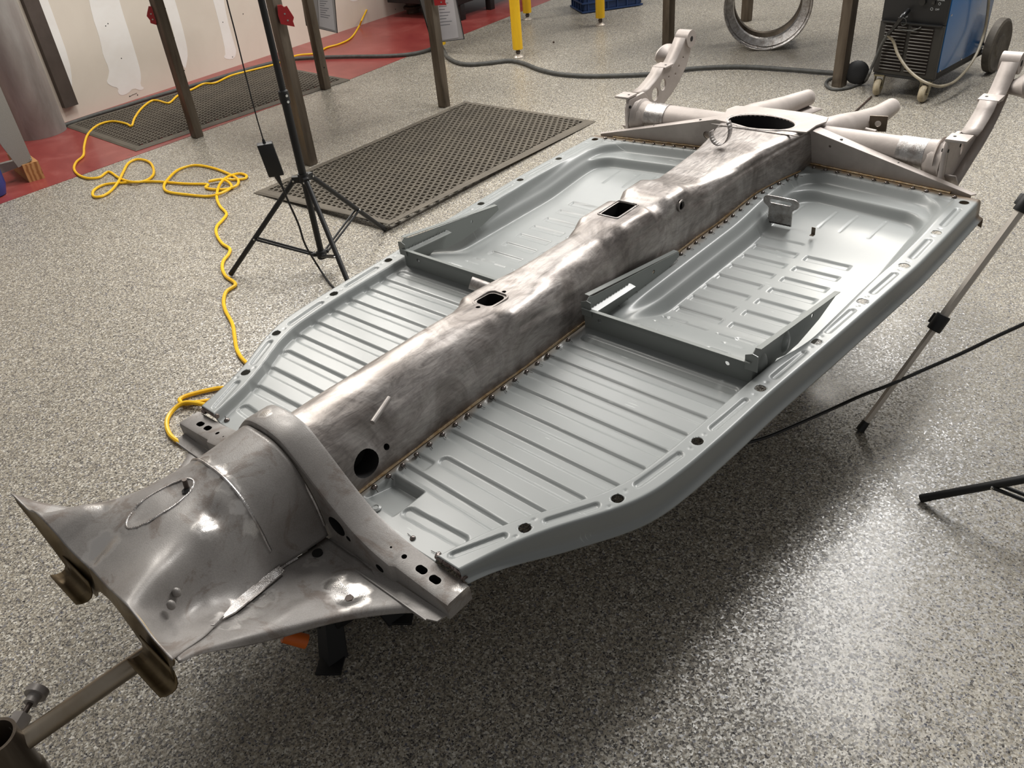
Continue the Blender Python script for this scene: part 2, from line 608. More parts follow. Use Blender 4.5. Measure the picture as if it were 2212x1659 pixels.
# ------------------------------------------------------------ setting
bm = bmesh.new()
box(bm, (0.5, 4.5, -0.05), (12, 13, 0.1))
tag(bmobj('floor', bm, M['floor'], None, False), 'grey and tan flake epoxy workshop floor', None, None, 'structure')
wb0, wb1 = fl(150, 262), fl(860, 28)
wd_ = (wb1 - wb0).normalized()
wn = Vector((wd_.y, -wd_.x, 0))           # towards the room
R0, R1, R2 = fl(0, 441), fl(760, 170), fl(1190, 0)
rd0 = (R0 - R1).normalized()
rd1 = (R2 - R1).normalized()
ra, rb, rc = R0 + rd0 * 2.2, R1, R2 + rd1 * 2.5
bm = bmesh.new()
prism(bm, [ra, rb, rc, rc - wn * 3, ra - wn * 1.9], (0, 0, 0.0016))
tag(bmobj('floor_border', bm, M['redfloor'], None, False), 'worn red painted floor strip along the wall', None, None, 'structure')
bm = bmesh.new()
wA, wB = wb0 + wd_ * ((fl(130, 268) - wb0).dot(wd_)), wb1 + wd_ * 0.45
prism(bm, [wA, wB, wB - wn * 0.12, wA - wn * 0.12], (0, 0, 3.0))
wall = tag(bmobj('wall_left', bm, M['wall'], None, False), 'unpainted drywall with filled joints', None, None, 'structure')


bm = bmesh.new()
rA, rB = wA - wn * 0.34 - wd_ * 3.0, wA - wn * 0.34 + wd_ * 0.3
prism(bm, [rA, rB, rB - wn * 0.12, rA - wn * 0.12], (0, 0, 3.0))
rC = wA + wd_ * 0.002 - wn * 0.121
prism(bm, [rC, rC + wd_ * 0.10, rC + wd_ * 0.10 - wn * 0.218, rC - wn * 0.218], (0, 0, 3.0))
tag(bmobj('wall_recess', bm, M['wall'], None, False), 'recessed drywall behind the steel pipe', None, None, 'structure')


def wp(px, py, off=0.0):
    return wpl(px, py, wb0 + wn * off)


def wpl(px, py, b):
    v = Vector(ray(px, py))
    o = Vector((0, 0, CAMH))
    s = (b - o).dot(wn) / v.dot(wn)
    return o + v * s


patches = [
    [(60, -30), (92, -30), (118, 40), (150, 130), (156, 175), (154, 196), (140, 190), (128, 150), (100, 80)],
    [(186, -30), (250, -30), (262, 18), (282, 80), (300, 140), (305, 165), (303, 185), (312, 190), (304, 196), (288, 190), (276, 202), (262, 207), (254, 200), (256, 190), (240, 186), (230, 178), (234, 166), (236, 150), (222, 118), (219, 100), (212, 72), (200, 38)],
    [(343, -30), (368, -30), (383, 18), (400, 82), (406, 115), (403, 138), (399, 151), (385, 120), (372, 60), (355, 10)],
    [(452, -30), (478, -30), (490, 40), (506, 95), (511, 112), (506, 127), (490, 128), (483, 124), (488, 116), (476, 60)],
    [(560, -30), (600, -30), (606, 40), (611, 80), (600, 88), (590, 60)],
    [(742, -20), (776, -20), (778, -2), (765, 4), (752, -1)]]
for p in patches:
    q = [wp(*a) + Vector((0, 0, 0)) for a in p]
    # soften outline
    q2 = []
    for i in range(len(q)):
        a, b = q[i], q[(i + 1) % len(q)]
        q2 += [a * 0.75 + b * 0.25, a * 0.25 + b * 0.75]
    bm = bmesh.new()
    prism(bm, q2, wn * 0.0012)
    bmobj('joint_compound_patch', bm, M['mud'], wall, False)
for p in [(280, 208), (297, 205), (398, 152), (376, 82), (357, 18), (502, 123), (228, 56), (233, 51), (481, 48), (854, 20), (262, 126), (525, 30)]:
    q = wp(*p)
    bm = bmesh.new()
    cyl(bm, q, q + wn * 0.002, 0.0035, n=8)
    bmobj('drywall_screw', bm, M['inside'], wall, False)
q = [wp(281, 208, .002), wp(286, 205, .002), wp(296, 201, .002)]
tubeobj('wire_clip', q, 0.001, M['inside'], wall, 4, 0)

# ------------------------------------------------------------ the chassis
ch = bpy.data.objects.new('car_chassis', None)
ch.empty_display_size = 0.1
C.objects.link(ch)
ch.matrix_world = Matrix([[*RW[i], TW[i]] for i in range(3)] + [[0, 0, 0, 1]])
tag(ch, 'bare metal car floor pan chassis with central tunnel and grey primed floor halves', 'car chassis')

bx = np.array([0, .1467, .3532, .5605, .7692, .9706, 1.1715, 1.372, 1.573])
by = np.array([.4307, .517, .5489, .5649, .581, .5948, .6088, .6103, .6088])
ox = np.array([-.16, -.13, -.04, .04, .10, .147, .20, .29, .42, .56, .78, 1.0, 1.2, 1.4, 1.62])
oy = np.array([.385, .402, .432, .472, .512, .538, .556, .568, .577, .584, .602, .618, .631, .634, .634])


def sdbox(x, y, cx, cy, hx, hy, r):
    qx = np.abs(x - cx) - hx + r
    qy = np.abs(y - cy) - hy + r
    return np.hypot(np.maximum(qx, 0), np.maximum(qy, 0)) + np.minimum(np.maximum(qx, qy), 0) - r


def sdseg(x, y, a, b):
    a = np.array(a, float)
    b = np.array(b, float)
    d = b - a
    t = np.clip(((x - a[0]) * d[0] + (y - a[1]) * d[1]) / (d @ d), 0, 1)
    return np.hypot(x - a[0] - t * d[0], y - a[1] - t * d[1])


def pan(side):
    nx, ny = 560, 170
    xs = np.linspace(-0.133, 1.0, nx)
    X = np.linspace(0, 1, nx)[:, None] * np.ones((1, ny))
    V = np.linspace(0, 1, ny)[None, :] * np.ones((nx, 1))
    x0 = -0.133 + X * (1.66 + 0.133)
    yo = np.interp(x0, ox, oy)
    k = np.array([1, 4, 6, 4, 1]) / 16
    yo1 = yo[:, 0].copy()
    for _ in range(60):
        yo1[2:-2] = np.convolve(yo1, k, 'valid')
    yo = yo1[:, None] * np.ones((1, ny))
    y = 0.083 + V * (yo - 0.083)
    # rear edge is slanted
    w_ = ss(x0, 1.0, 1.6)
    x = x0 - 0.105 * (y - 0.127) * w_
    xr = x + 0.105 * (y - 0.127)
    # bolt holes: pull vertices on to the rims
    keep = np.ones(x.shape, bool)
    holes = [(bx[i], by[i], 0.0112 if i < 8 else 0.012) for i in range(9)]
    for hx, hy, r in holes:
        d = np.hypot(x - hx, y - hy)
        inn = d < r - 0.0004
        near_ = (d < r + 0.0022) & (d > r - 0.0026)
        f = np.where(near_, r / np.maximum(d, 1e-6), 1)
        x = hx + (x - hx) * f
        y = hy + (y - hy) * f
        keep &= ~(d < r - 0.0026)
    flange = -0.022 + 0.018 * ss(x, 1.2, 1.45)
    h = np.where(True, flange, 0)
    # outer rail
    rail = ss(yo - y, 0.060, 0.047)
    wide = ss(x, 0.75, 1.1) * 0.02
    h = h * (1 - rail)
    h = np.where(xr > 1.55, np.maximum(h, h * (1 - ss(xr, 1.62, 1.635))), h)
    # dished seat well, two steps
    fade = ss(x, 0.64, 0.84)
    sd1 = sdbox(xr, y, (0.45 + 1.632) / 2, (0.132 + 0.578) / 2, (1.632 - 0.45) / 2, (0.578 - 0.132) / 2, 0.10)
    sd2 = sdbox(xr, y, (0.45 + 1.566) / 2, (0.158 + 0.556) / 2, (1.566 - 0.45) / 2, (0.556 - 0.158) / 2, 0.075)
    h = h - fade * (0.020 * ss(sd1, 0, -0.026) + 0.030 * ss(sd2, 0, -0.024)) - fade * 0.006 * ss(sd1, 0, -0.04)

    def rib(d, hw, dep, soft=0.005):
        return -dep * ss(d, hw, hw - soft)
    # cross ribs of the front half
    R = [((-.078, .216), (-.071, .342)), ((-.001, .117), (-.009, .383)), ((.060, .169), (.055, .419)),
         ((.126, .115), (.121, .450)), ((.188, .113), (.183, .482)), ((.252, .113), (.247, .494)), ((.316, .113), (.310, .500)),
         ((.380, .112), (.372, .505)), ((.443, .112), (.436, .510)), ((.503, .114), (.496, .516)), ((.556, .135), (.552, .508))]
    for a, b in R:
        h = h + rib(sdseg(x, y, a, b), 0.0145, 0.0045)
    h = h + rib(sdbox(x, y, .033, .127, .016, .030, .008), 0.0, 0.004)
    # pedal box recess with sloping floor
    h = h - 0.022 * ss(sdbox(x, y, -.062, .155, .040, .046, .004), 0, -0.008) * np.clip((x + 0.12) / 0.09, 0, 1)
    # ladder of ribs on the seat well floor
    for i in range(8):
        xx = .785 + i * .0645
        for ya, yb in ((.186, .314), (.336, .458)):
            h = h + rib(sdbox(x, y, xx, (ya + yb) / 2, 0.0135 if i else 0.006, (yb - ya) / 2, .002), 0.0, 0.0042, 0.004)
        if i < 3:
            h = h + rib(sdseg(x, y, (xx - .12, .205), (xx - .12, .245)), 0.008, 0.003, 0.004)
            h = h + rib(sdseg(x, y, (xx - .12, .39), (xx - .12, .43)), 0.008, 0.003, 0.004)
    h = h + rib(sdseg(x, y, (1.295, .17), (1.295, .30)), 0.006, 0.003, 0.004)
    for yy in (.20, .30, .36, .44):
        h = h + rib(sdseg(x, y, (1.39, yy), (1.50, yy + .004)), 0.004, 0.0016, 0.003)
    # long beads pressed in the rail between the holes
    for i in range(-1, 8):
        xa = bx[i] if i >= 0 else -0.15
        xb = bx[i + 1]
        ya = by[i] if i >= 0 else .355
        yb = by[i + 1]
        pa = (xa + (xb - xa) * .24, ya + (yb - ya) * .24)
        pb = (xa + (xb - xa) * .76, ya + (yb - ya) * .76)
        h = h + rib(sdseg(x, y, pa, pb), 0.0085, 0.0045 if i < 4 else 0.003, 0.004)
    for hx, hy, r in holes[:8]:
        for s in (-1, 1):
            h = h + rib(np.hypot(x - hx - s * 0.024, y - hy), 0.005, 0.0015, 0.004)
    # lip rows beyond the outer edge
    Pts = np.stack([x, y, h], -1)
    lip = []
    drop = 0.030 * (0.45 + 0.55 * ss(x0[:, 0], -.13, .05))
    for dy, dz in ((.0035, -.0015), (.0055, -.006), (.0065, -.03), (.0065, -1), (.010, -1.12), (.019, -1.22), (.0195, -1.29)):
        z = dz if dz > -0.5 else dz * drop * 1.35
        if dz == -.03:
            z = -drop
        dxr = np.stack([x0[:, 0] - 0.105 * (yo1 - .127) * w_[:, 0], yo1 + dy, z * np.ones(nx)], -1)
        lip.append(dxr[:, None, :])
    P = np.concatenate([Pts] + lip, 1)
    keep = np.concatenate([keep, np.ones((nx, len(lip)), bool)], 1)
    # rear lip
    rl = []
    for dx, dz in ((.004, -.002), (.006, -.008), (.006, -.03)):
        q = P[-1].copy()
        q[:, 0] += dx
        q[:, 2] += dz
        rl.append(q[None])
    P = np.concatenate([P] + rl, 0)
    keep = np.concatenate([keep, np.ones((3, keep.shape[1]), bool)], 0)
    P[..., 1] *= side
    a, b = P.shape[:2]
    idx = np.arange(a * b).reshape(a, b)
    q = np.stack([idx[:-1, :-1], idx[1:, :-1], idx[1:, 1:], idx[:-1, 1:]], -1)
    ok = keep[:-1, :-1] & keep[1:, :-1] & keep[1:, 1:] & keep[:-1, 1:]
    q = q[ok]
    if side > 0:
        pass
    else:
        q = q[:, ::-1]
    me = bpy.data.meshes.new('floor_pan')
    me.vertices.add(a * b)
    me.vertices.foreach_set('co', P.reshape(-1))
    me.loops.add(q.size)
    me.loops.foreach_set('vertex_index', q.reshape(-1).astype(np.int32))
    me.polygons.add(len(q))
    me.polygons.foreach_set('loop_start', np.arange(0, q.size, 4, dtype=np.int32))
    me.update(calc_edges=True)
    me.validate()
    bm_ = bmesh.new()
    bm_.from_mesh(me)
    bmesh.ops.delete(bm_, geom=[v for v in bm_.verts if not v.link_faces], context='VERTS')
    bm_.to_mesh(me)
    bm_.free()
    me.materials.append(M['primer'])
    me.shade_smooth()
    o = link(bpy.data.objects.new('floor_pan', me), ch)
    s = o.modifiers.new('sheet', 'SOLIDIFY')
    s.thickness = 0.0012
    s.offset = -1
    return o


panR = pan(-1)
panL = pan(1)

# ---- tunnel
TS = [  # x, half width, top, exponent, base
    (-.175, .100, .128, 2.3, -.035), (0, .096, .130, 2.3, -.035), (.2, .092, .130, 2.3, -.035), (.33, .092, .124, 2.35, -.035),
    (.365, .093, .120, 3.0, -.035), (.385, .094, .1185, 5.2, -.035), (.43, .093, .1165, 5.4, -.035), (.465, .092, .117, 4.6, -.035), (.53, .092, .121, 3.1, -.035),
    (.61, .092, .128, 2.4, -.035), (.74, .090, .128, 2.4, -.035), (.785, .088, .134, 3.4, -.035), (.81, .086, .138, 5.5, -.035),
    (.92, .084, .137, 6.0, -.035), (.945, .082, .123, 4.2, -.035), (.975, .084, .126, 4.5, -.035), (1.0, .087, .137, 6, -.035), (1.07, .087, .137, 6, -.035), (1.10, .086, .126, 4.6, -.035),
    (1.16, .087, .112, 5, -.035), (1.28, .092, .110, 6.5, -.03), (1.40, .100, .112, 7.5, -.03), (1.50, .116, .114, 9, -.03),
    (1.60, .140, .118, 12, -.03), (1.70, .150, .118, 14, -.03), (1.735, .146, .112, 12, -.03)]
TS = np.array(TS)


def tsec(x):
    return [np.interp(x, TS[:, 0], TS[:, i]) for i in range(1, 5)]


rng = np.random.RandomState(3)
xsT = np.linspace(TS[0, 0], TS[-1, 0], 230)
vs, fs = [], []
NT = 56
dent = [(-.04 + .02, .62, .055, .30, -.012), (.06, .95, .05, .22, -.008), (.30, 1.2, .12, .3, .003), (.95, 2.6, .05, .4, -.004), (1.2, .5, .1, .3, .003), (1.30, 1.1, .05, .3, -.003)]
for x in xsT:
    B, T, n, b0 = tsec(x)
    H = T - b0
    for j in range(NT + 1):
        th = PI * j / NT
        cs, sn = math.cos(th), math.sin(th)
        y = -B * math.copysign(abs(cs) ** (2 / n), cs)
        z = b0 + H * abs(sn) ** (2 / n)
        d = 0
        for dx_, dth, sx_, st_, am in dent:
            d += am * math.exp(-((x - dx_) / sx_) ** 2 - ((th - dth) / st_) ** 2)
        # long pressed bead low on each side
        d += -0.0035 * math.exp(-((min(th, PI - th) - 0.50) / 0.10) ** 2) * (ss(x, -.08, .1) if th < PI / 2 else 1)
        d += 0.0008 * math.sin(31 * x + 3 * th) * math.sin(9 * th + 14 * x)
        r = math.hypot(y, z + 0.02)
        vs.append((x, y * (1 + d / max(r, .05)), -0.02 + (z + 0.02) * (1 + d / max(r, .05)) if z > -0.02 else z))
m_ = NT + 1
for i in range(len(xsT) - 1):
    for j in range(NT):
        a = i * m_ + j
        fs.append((a, a + 1, a + m_ + 1, a + m_))
    a = i * m_
    fs.append((a + NT, a, a + m_, a + m_ + NT))
fs.append(tuple(range(NT + 1))[::-1])
fs.append(tuple((len(xsT) - 1) * m_ + j for j in range(NT + 1)))
tun = meshobj('tunnel', vs, fs, M['ground'], ch)


def tool_poly(loop, z0, z1):
    return lambda bm: prism(bm, [(x, y, z0) for x, y in loop], (0, 0, z1 - z0))


def rrect(x0, x1, y0, y1, r=0.008, n=5):
    out = []
    for cx, cy, a0 in ((x1 - r, y1 - r, 0), (x0 + r, y1 - r, 90), (x0 + r, y0 + r, 180), (x1 - r, y0 + r, 270)):
        for k in range(n):
            a = math.radians(a0 + 90 * k / (n - 1))
            out.append((cx + r * math.cos(a), cy + r * math.sin(a)))
    return out


def tool_side(x, z, rx, rz, y0, y1, n=24):
    return lambda bm: prism(bm, [(x + rx * math.cos(2 * PI * i / n), y0, z + rz * math.sin(2 * PI * i / n)) for i in range(n)], (0, y1 - y0, 0))


boolcut(tun, [
    tool_poly(rrect(.372, .428, -.022, .024, .014), .02, .2),
    tool_poly(circ(.358, -.002, .0055, 10), .06, .2), tool_poly(circ(.443, .0, .0055, 10), .06, .2),
    tool_poly(rrect(.838, .918, -.024, .026, .003, 2), .03, .2),
    tool_poly(circ(1.627, .010, .058, 40, .105), -.1, .2),
    tool_side(-.062, .022, .030, .026, -.13, -.05), tool_side(-.008, .024, .0065, .0065, -.13, -.06, 12), tool_side(-.110, .0, .0065, .0065, -.13, -.06, 12),
    tool_side(1.033, .103, .011, .014, -.13, -.05),
])
bm = bmesh.new()
lathe(bm, [(.011, 0), (.0155, 0), (.0155, .003), (.011, .003)], axmat((1.033, -.0835, .103), (0, -1, 0)), 24, True)
bmobj('tube_collar', bm, M['ground'], ch)
# raised weld rims
for nm, lp, z, mt in (('opening_rim', circ(1.627, .010, .064, 48, .112), .1178, 'shiny'), ('brake_opening_rim', rrect(.832, .924, -.030, .032, .006), .1375, 'shiny'), ('shifter_opening_rim', rrect(.366, .434, -.028, .030, .016), .1178, 'ground')):
    q = [(x, y, z) for x, y in lp]
    bm = bmesh.new()
    sweep(bm, q + [q[0], q[1]], .0025, 6, False)
    bmobj(nm, bm, M[mt], ch)
# pedal side bowden pipe on the right wall
tubeobj('bowden_tube', [(-.034, -.104, .108), (.030, -.080, .114)], .0052, M['galv'], ch, 12, 0)
tubeobj('bowden_tube', [(-.347, 0, .150), (-.349, .0, .125), (-.345, -.003, .105)], .0042, M['milldark'], ch, 12, 4)
# heater pipe beyond the tunnel
bm = bmesh.new()
a_, b_ = Vector((.505, .175, .062)), Vector((.555, .085, .02))
pipe_end(bm, a_, b_, .0155, .002, 20)
hp = bmobj('heater_pipe', bm, M['ground'], ch)
# strap rolled on the rear of the tunnel
bm = bmesh.new()
arc = []
for i in range(17):
    t = math.radians(-200 + 250 * i / 16)
    arc.append((1.400 + .02 * i / 16, .022 - .026 * math.cos(t), .150 + .034 * math.sin(t) + .012 * i / 16))
for (p, q) in zip(arc, arc[1:]):
    v0 = [bm.verts.new(Vector(p) + Vector((d, 0, 0))) for d in (-.012, .012)]
    v1 = [bm.verts.new(Vector(q) + Vector((d, 0, 0))) for d in (-.011, .011)]
    bm.faces.new((v0[0], v0[1], v1[1], v1[0]))
bmesh.ops.remove_doubles(bm, verts=bm.verts, dist=1e-5)
st = bmobj('steel_strap', bm, M['galv'], ch)
md = st.modifiers.new('t', 'SOLIDIFY')
md.thickness = .0015
md.offset = 0

# seam beads along the tunnel and weld spots
for s in (-1, 1):
    pts = []
    for x in np.linspace(-.13, 1.60, 90):
        B = tsec(x)[0]
        zf = -.0195 + .018 * float(ss(x, 1.2, 1.45))
        pts.append((x, s * (B * 0.985 + .0005 + .0006 * rng.rand()), zf))
    bm = bmesh.new()
    sweep(bm, pts, [.0032 + .001 * rng.rand() for _ in pts], 6)
    bmobj('seam_bead', bm, M['bead'], ch)
bm = bmesh.new()
bmesh.ops.create_uvsphere(bm, u_segments=10, v_segments=6, radius=1.0, matrix=Matrix.Diagonal((.0058, .0052, .0042, 1)))
cyl(bm, (0, 0, .001), (-.002, -.016, .0008), .0006, n=4)
spot = bmobj('weld_spot', bm, M['spot'], ch)
spm = spot.data
first = [True]


def put_spot(x, y, z, rz=0.0, mirror=1):
    global spot
    if first[0]:
        o = spot
        first[0] = False
    else:
        o = bpy.data.objects.new('weld_spot', spm)
        C.objects.link(o)
        o.parent = ch
    o.location = (x, y, z)
    o.rotation_euler = (0, 0, rz + rng.uniform(-.3, .3))
    k = rng.uniform(.85, 1.2)
    o.scale = (k, k * mirror, k)


x = -.108
while x < 1.60:
    if not (.545 < x < .70):
        B = tsec(x)[0]
        put_spot(x, -(B + .0125), -.0205 + .018 * float(ss(x, 1.2, 1.45)))
    x += .0372
for s in (-1, 1):
    for i in range(12):
        y = .165 + i * .0375
        put_spot(1.668 - .105 * (y - .127) - .028, s * y, .0015, PI / 2 * -1)
for s in (-1, 1):
    for y in (.27, .335):
        put_spot(-.118, s * y, -.021, PI)

# ---- front crossmember (arched hat section)
HY = [0, .03, .06, .10, .15, .20, .25, .30, .36, .415]
HZ = [.160, .158, .150, .112, .062, .020, -.002, -.012, -.018, -.022]
pts = []
for t in np.linspace(-.424, .424, 97):
    pts.append((t, float(np.interp(abs(t), HY, HZ))))
hy = np.array([p[0] for p in pts])
hz = np.array([p[1] for p in pts])
for _ in range(3):
    hz[1:-1] = (hz[:-2] + 2 * hz[1:-1] + hz[2:]) / 4
vs, fs = [], []
rows = []
for yv, zv in zip(hy, hz):
    b = -.056
    xf = -.186 - .006 * (abs(yv) < .3)
    sec = [(xf, b), (xf, zv - .006), (xf + .0018, zv - .0018), (xf + .006, zv), (-.140, zv), (-.1352, zv - .0018), (-.134, zv - .006), (-.134, b)]
    rows.append(len(vs))
    for (xx, zz) in sec:
        vs.append((xx, yv, zz))
for i in range(len(rows) - 1):
    for j in range(8):
        a, b = rows[i] + j, rows[i] + (j + 1) % 8
        fs.append((a, b, b + 8, a + 8))
fs.append(tuple(range(8))[::-1])
fs.append(tuple(rows[-1] + j for j in range(8)))
hat = meshobj('front_crossmember', vs, fs, M['blast'], ch, True, 30)


def slot(x, y, l, r, n=8):
    out = []
    for k in range(2 * n):
        a = 2 * PI * k / (2 * n)
        out.append((x + r * math.cos(a), y + r * math.sin(a) + (l if math.sin(a) > 0 else -l)))
    return out


def xhole(y, z, ry, rz, x0=-.25, x1=-.16, n=24):
    return lambda bm: prism(bm, [(x0, y + ry * math.cos(2 * PI * i / n), z + rz * math.sin(2 * PI * i / n)) for i in range(n)], (x1 - x0, 0, 0))


cut = []
for s in (-1, 1):
    cut += [tool_poly(slot(-.161, s * .372, .004, .0075), -.05, .05), tool_poly(slot(-.161, s * .340, .004, .0075), -.05, .05),
            tool_poly(circ(-.161, s * .298, .005, 10), -.04, .05), tool_poly(circ(-.163, s * .268, .0022, 8), -.03, .05)]
cut += [xhole(-.158, .004, .022, .020), xhole(-.186, -.010, .006, .006, n=10), xhole(-.262, -.036, .010, .008)]
boolcut(hat, cut)
hat.data.set_sharp_from_angle(angle=math.radians(30))
# front flange strip of the crossmember, following its foot
for s in (-1, 1):
    bm = bmesh.new()
    prism(bm, [(-.192, s * .118, -.052), (-.186, s * .418, -.052), (-.204, s * .414, -.052), (-.216, s * .385, -.052), (-.214, s * .118, -.052)], (0, 0, .003))
    bmobj('crossmember_flange', bm, M['blast'], ch, False)
    # weld bead joining pan and crossmember end
    q = [(-.1305 + .001 * rng.rand(), s * yy, .004 - .012 * (yy > .40) + .001 * rng.rand()) for yy in np.linspace(.345, .412, 22)]
    q = [(a, b, c - .012) for a, b, c in q]
    bm = bmesh.new()
    sweep(bm, q, [.0045 + .0012 * (i % 2) for i in range(len(q))], 8)
    bmobj('end_weld', bm, M['burnt'], ch)
bm = bmesh.new()
q = []
for t in np.linspace(0.06, PI - 0.06, 40):
    q.append((-.196, -.121 * math.cos(t), -.03 + .176 * math.sin(t) ** .8))
sweep(bm, q, .003, 6)
bmobj('crossmember_seam', bm, M['shiny'], ch)

# ---- frame head: a pressed dome that flares to two ears
def smoothgrid(G, ku, kv):
    """G[n][m] control points -> catmull in both directions"""
    rows_ = [catmull(r, kv) for r in G]
    cols = list(zip(*rows_))
    out = [catmull(list(c_), ku) for c_ in cols]
    return np.array([[list(p) for p in c_] for c_ in out]).transpose(1, 0, 2)


def gridobj(name, P, mat, parent, thick=.002, off=-1, flip=False, smooth=True):
    a, b = P.shape[:2]
    f = []
    for i in range(a - 1):
        for j in range(b - 1):
            q = (i * b + j, (i + 1) * b + j, (i + 1) * b + j + 1, i * b + j + 1)
            f.append(q[::-1] if flip else q)
    o = meshobj(name, P.reshape(-1, 3), f, mat, parent, smooth, None)
    if thick:
        s_ = o.modifiers.new('s', 'SOLIDIFY')
        s_.thickness = thick
        s_.offset = off
    return o


HR = [  # x, then (|y|, w) from centre outwards
    (-.196, (0, .147), (.045, .142), (.085, .112), (.108, .060), (.116, .010), (.122, -.035)),
    (-.250, (0, .144), (.045, .138), (.083, .108), (.106, .058), (.114, .008), (.120, -.034)),
    (-.300, (0, .140), (.045, .134), (.082, .108), (.103, .060), (.112, .012), (.120, -.028)),
    (-.350, (0, .130), (.050, .128), (.090, .108), (.112, .065), (.126, .025), (.142, -.012)),
    (-.400, (0, .130), (.055, .128), (.098, .108), (.122, .064), (.142, .026), (.166, .006)),
    (-.445, (0, .125), (.060, .124), (.115, .112), (.138, .050), (.166, .034), (.200, .034)),
    (-.480, (0, .118), (.065, .120), (.128, .124), (.150, .066), (.178, .048), (.232, .060)),
    (-.510, (0, .108), (.065, .113), (.140, .130), (.166, .100), (.202, .074), (.262, .092)),
    (-.532, (0, .101), (.065, .107), (.145, .131), (.182, .130), (.222, .112), (.286, .116))]
G = []
for row in HR:
    x = row[0]
    hlf = [(x - .010 * (p[0] / .28) * (x < -.5), p[0], p[1]) for p in row[1:]]
    G.append([(a, -b, c_) for a, b, c_ in hlf[::-1]] + hlf[1:])
HG = smoothgrid(G, 7, 7)
# pressed reinforcement around the pipe, dents, notch step in the front edge
X_, Y_, Z_ = HG[..., 0], HG[..., 1], HG[..., 2]
ov = np.hypot((X_ + .395) / .062, (Y_ - .005) / .030)
Z_ += .0028 * np.exp(-((ov - 1) / .16) ** 2) - .001 * (ov < 1)
Z_ -= .012 * np.exp(-((X_ + .352) / .02) ** 2 - ((Y_ + .075) / .02) ** 2)
Z_ += .005 * np.exp(-((X_ + .385) / .02) ** 2 - ((Y_ + .10) / .018) ** 2)
Z_ += .0025 * np.exp(-((X_ + .30) / .006) ** 2)
Z_ -= .007 * ss(X_, -.44, -.53) * (Y_ > .004) * (Y_ < .09)
HG[..., 2] = Z_
head = gridobj('frame_head', HG, M['blast'], ch, .0022, 1, True)
# ground weld seam across the dome and brace of the pipe
q = [HG[14, j] for j in range(6, HG.shape[1] - 6)]
q = [Vector((p[0], p[1] * 1.012, p[2] + .0016)) for p in q]
bm = bmesh.new()
sweep(bm, q, .0026, 6)
bmobj('dome_seam', bm, M['shiny'], ch)
bm = bmesh.new()
q = [(-.395 + .062 * math.cos(t), .005 + .030 * math.sin(t), .1295 + .002 * math.cos(t)) for t in np.linspace(0, 2 * PI, 41)]
hgf = HG.reshape(-1, 3)
sweep(bm, [(a, b, float(hgf[np.argmin((hgf[:, 0] - a) ** 2 + (hgf[:, 1] - b) ** 2), 2]) + .0022) for a, b, c_ in q], .0018, 6, False)
bmobj('reinforcement_seam', bm, M['shiny'], ch)
bm = bmesh.new()
cyl(bm, (-.352, -.006, .1285), (-.352, -.006, .1335), .0085, n=16)
bmobj('pipe_hole', bm, M['inside'], ch)
for (a, b, z) in ((-.468, -.146, .086), (-.487, -.166, .090)):
    bm = bmesh.new()
    bmesh.ops.create_uvsphere(bm, u_segments=12, v_segments=8, radius=1, matrix=Matrix.Translation((a, b, z)) @ Matrix.Diagonal((.0065, .0065, .009, 1)))
    bmobj('pressed_boss', bm, M['blast'], ch)

# triangular side plates of the frame head
for s in (-1, 1):
    WR = [
        (-.196, (.116, -.046), (.20, -.048), (.29, -.050), (.368, -.050), (.382, -.060)),
        (-.232, (.116, -.044), (.19, -.046), (.275, -.046), (.328, -.047), (.340, -.058)),
        (-.28, (.116, -.036), (.18, -.040), (.25, -.036), (.292, -.038), (.302, -.050)),
        (-.33, (.126, -.024), (.17, -.026), (.225, -.020), (.270, -.022), (.278, -.036)),
        (-.39, (.150, -.002), (.19, -.004), (.222, .000), (.252, -.002), (.258, -.018)),
        (-.44, (.188, .026), (.205, .025), (.222, .024), (.242, .022), (.247, .006)),
        (-.50, (.244, .076), (.248, .075), (.254, .074), (.260, .072), (.262, .066)),
        (-.534, (.274, .106), (.276, .106), (.279, .105), (.282, .104), (.283, .100))]
    G = [[(r[0] - .0 * k, s * p[0], p[1]) for k, p in enumerate(r[1:])] for r in WR]
    P = smoothgrid(G, 6, 6)
    Xs, Ys = P[..., 0], np.abs(P[..., 1])
    # bead running along the plate and swage round the drain nut
    P[..., 2] += .004 * np.exp(-(((Ys - .205) + (Xs + .196) * .20) / .012) ** 2) * ss(Xs, -.42, -.34)
    P[..., 2] -= .006 * np.exp(-np.hypot((Xs + .262) / .026, (Ys - .262) / .016) ** 2)
    sp_ = gridobj('side_plate', P, M['blast'], ch, .0022, 1, s < 0)
    # welded edge of the plate against the dome
    q = [Vector(P[i, 0]) + Vector((0, s * .003, .002)) for i in range(10, P.shape[0] - 10)]
    bm = bmesh.new()
    sweep(bm, q, [.0034 + .0012 * rng.rand() for _ in q], 6)
    bmobj('plate_seam', bm, M['shiny'], sp_)
    q = [Vector((-.2145, s * yy, -.0465)) for yy in np.linspace(.12, .40, 14)]
    bm = bmesh.new()
    sweep(bm, q, .0018, 6)
    bmobj('plate_seam', bm, M['blast'], sp_)
    bm = bmesh.new()
    cyl(bm, (-.262, s * .262, -.052), (-.262, s * .262, -.043), .0085, .0075, n=6)
    bmobj('weld_nut', bm, M['milldark'], sp_)
    bm = bmesh.new()
    cyl(bm, (-.232, s * .135, -.05), (-.232, s * .135, -.0405), .0095, n=16)
    bmobj('drain_hole', bm, M['inside'], sp_)
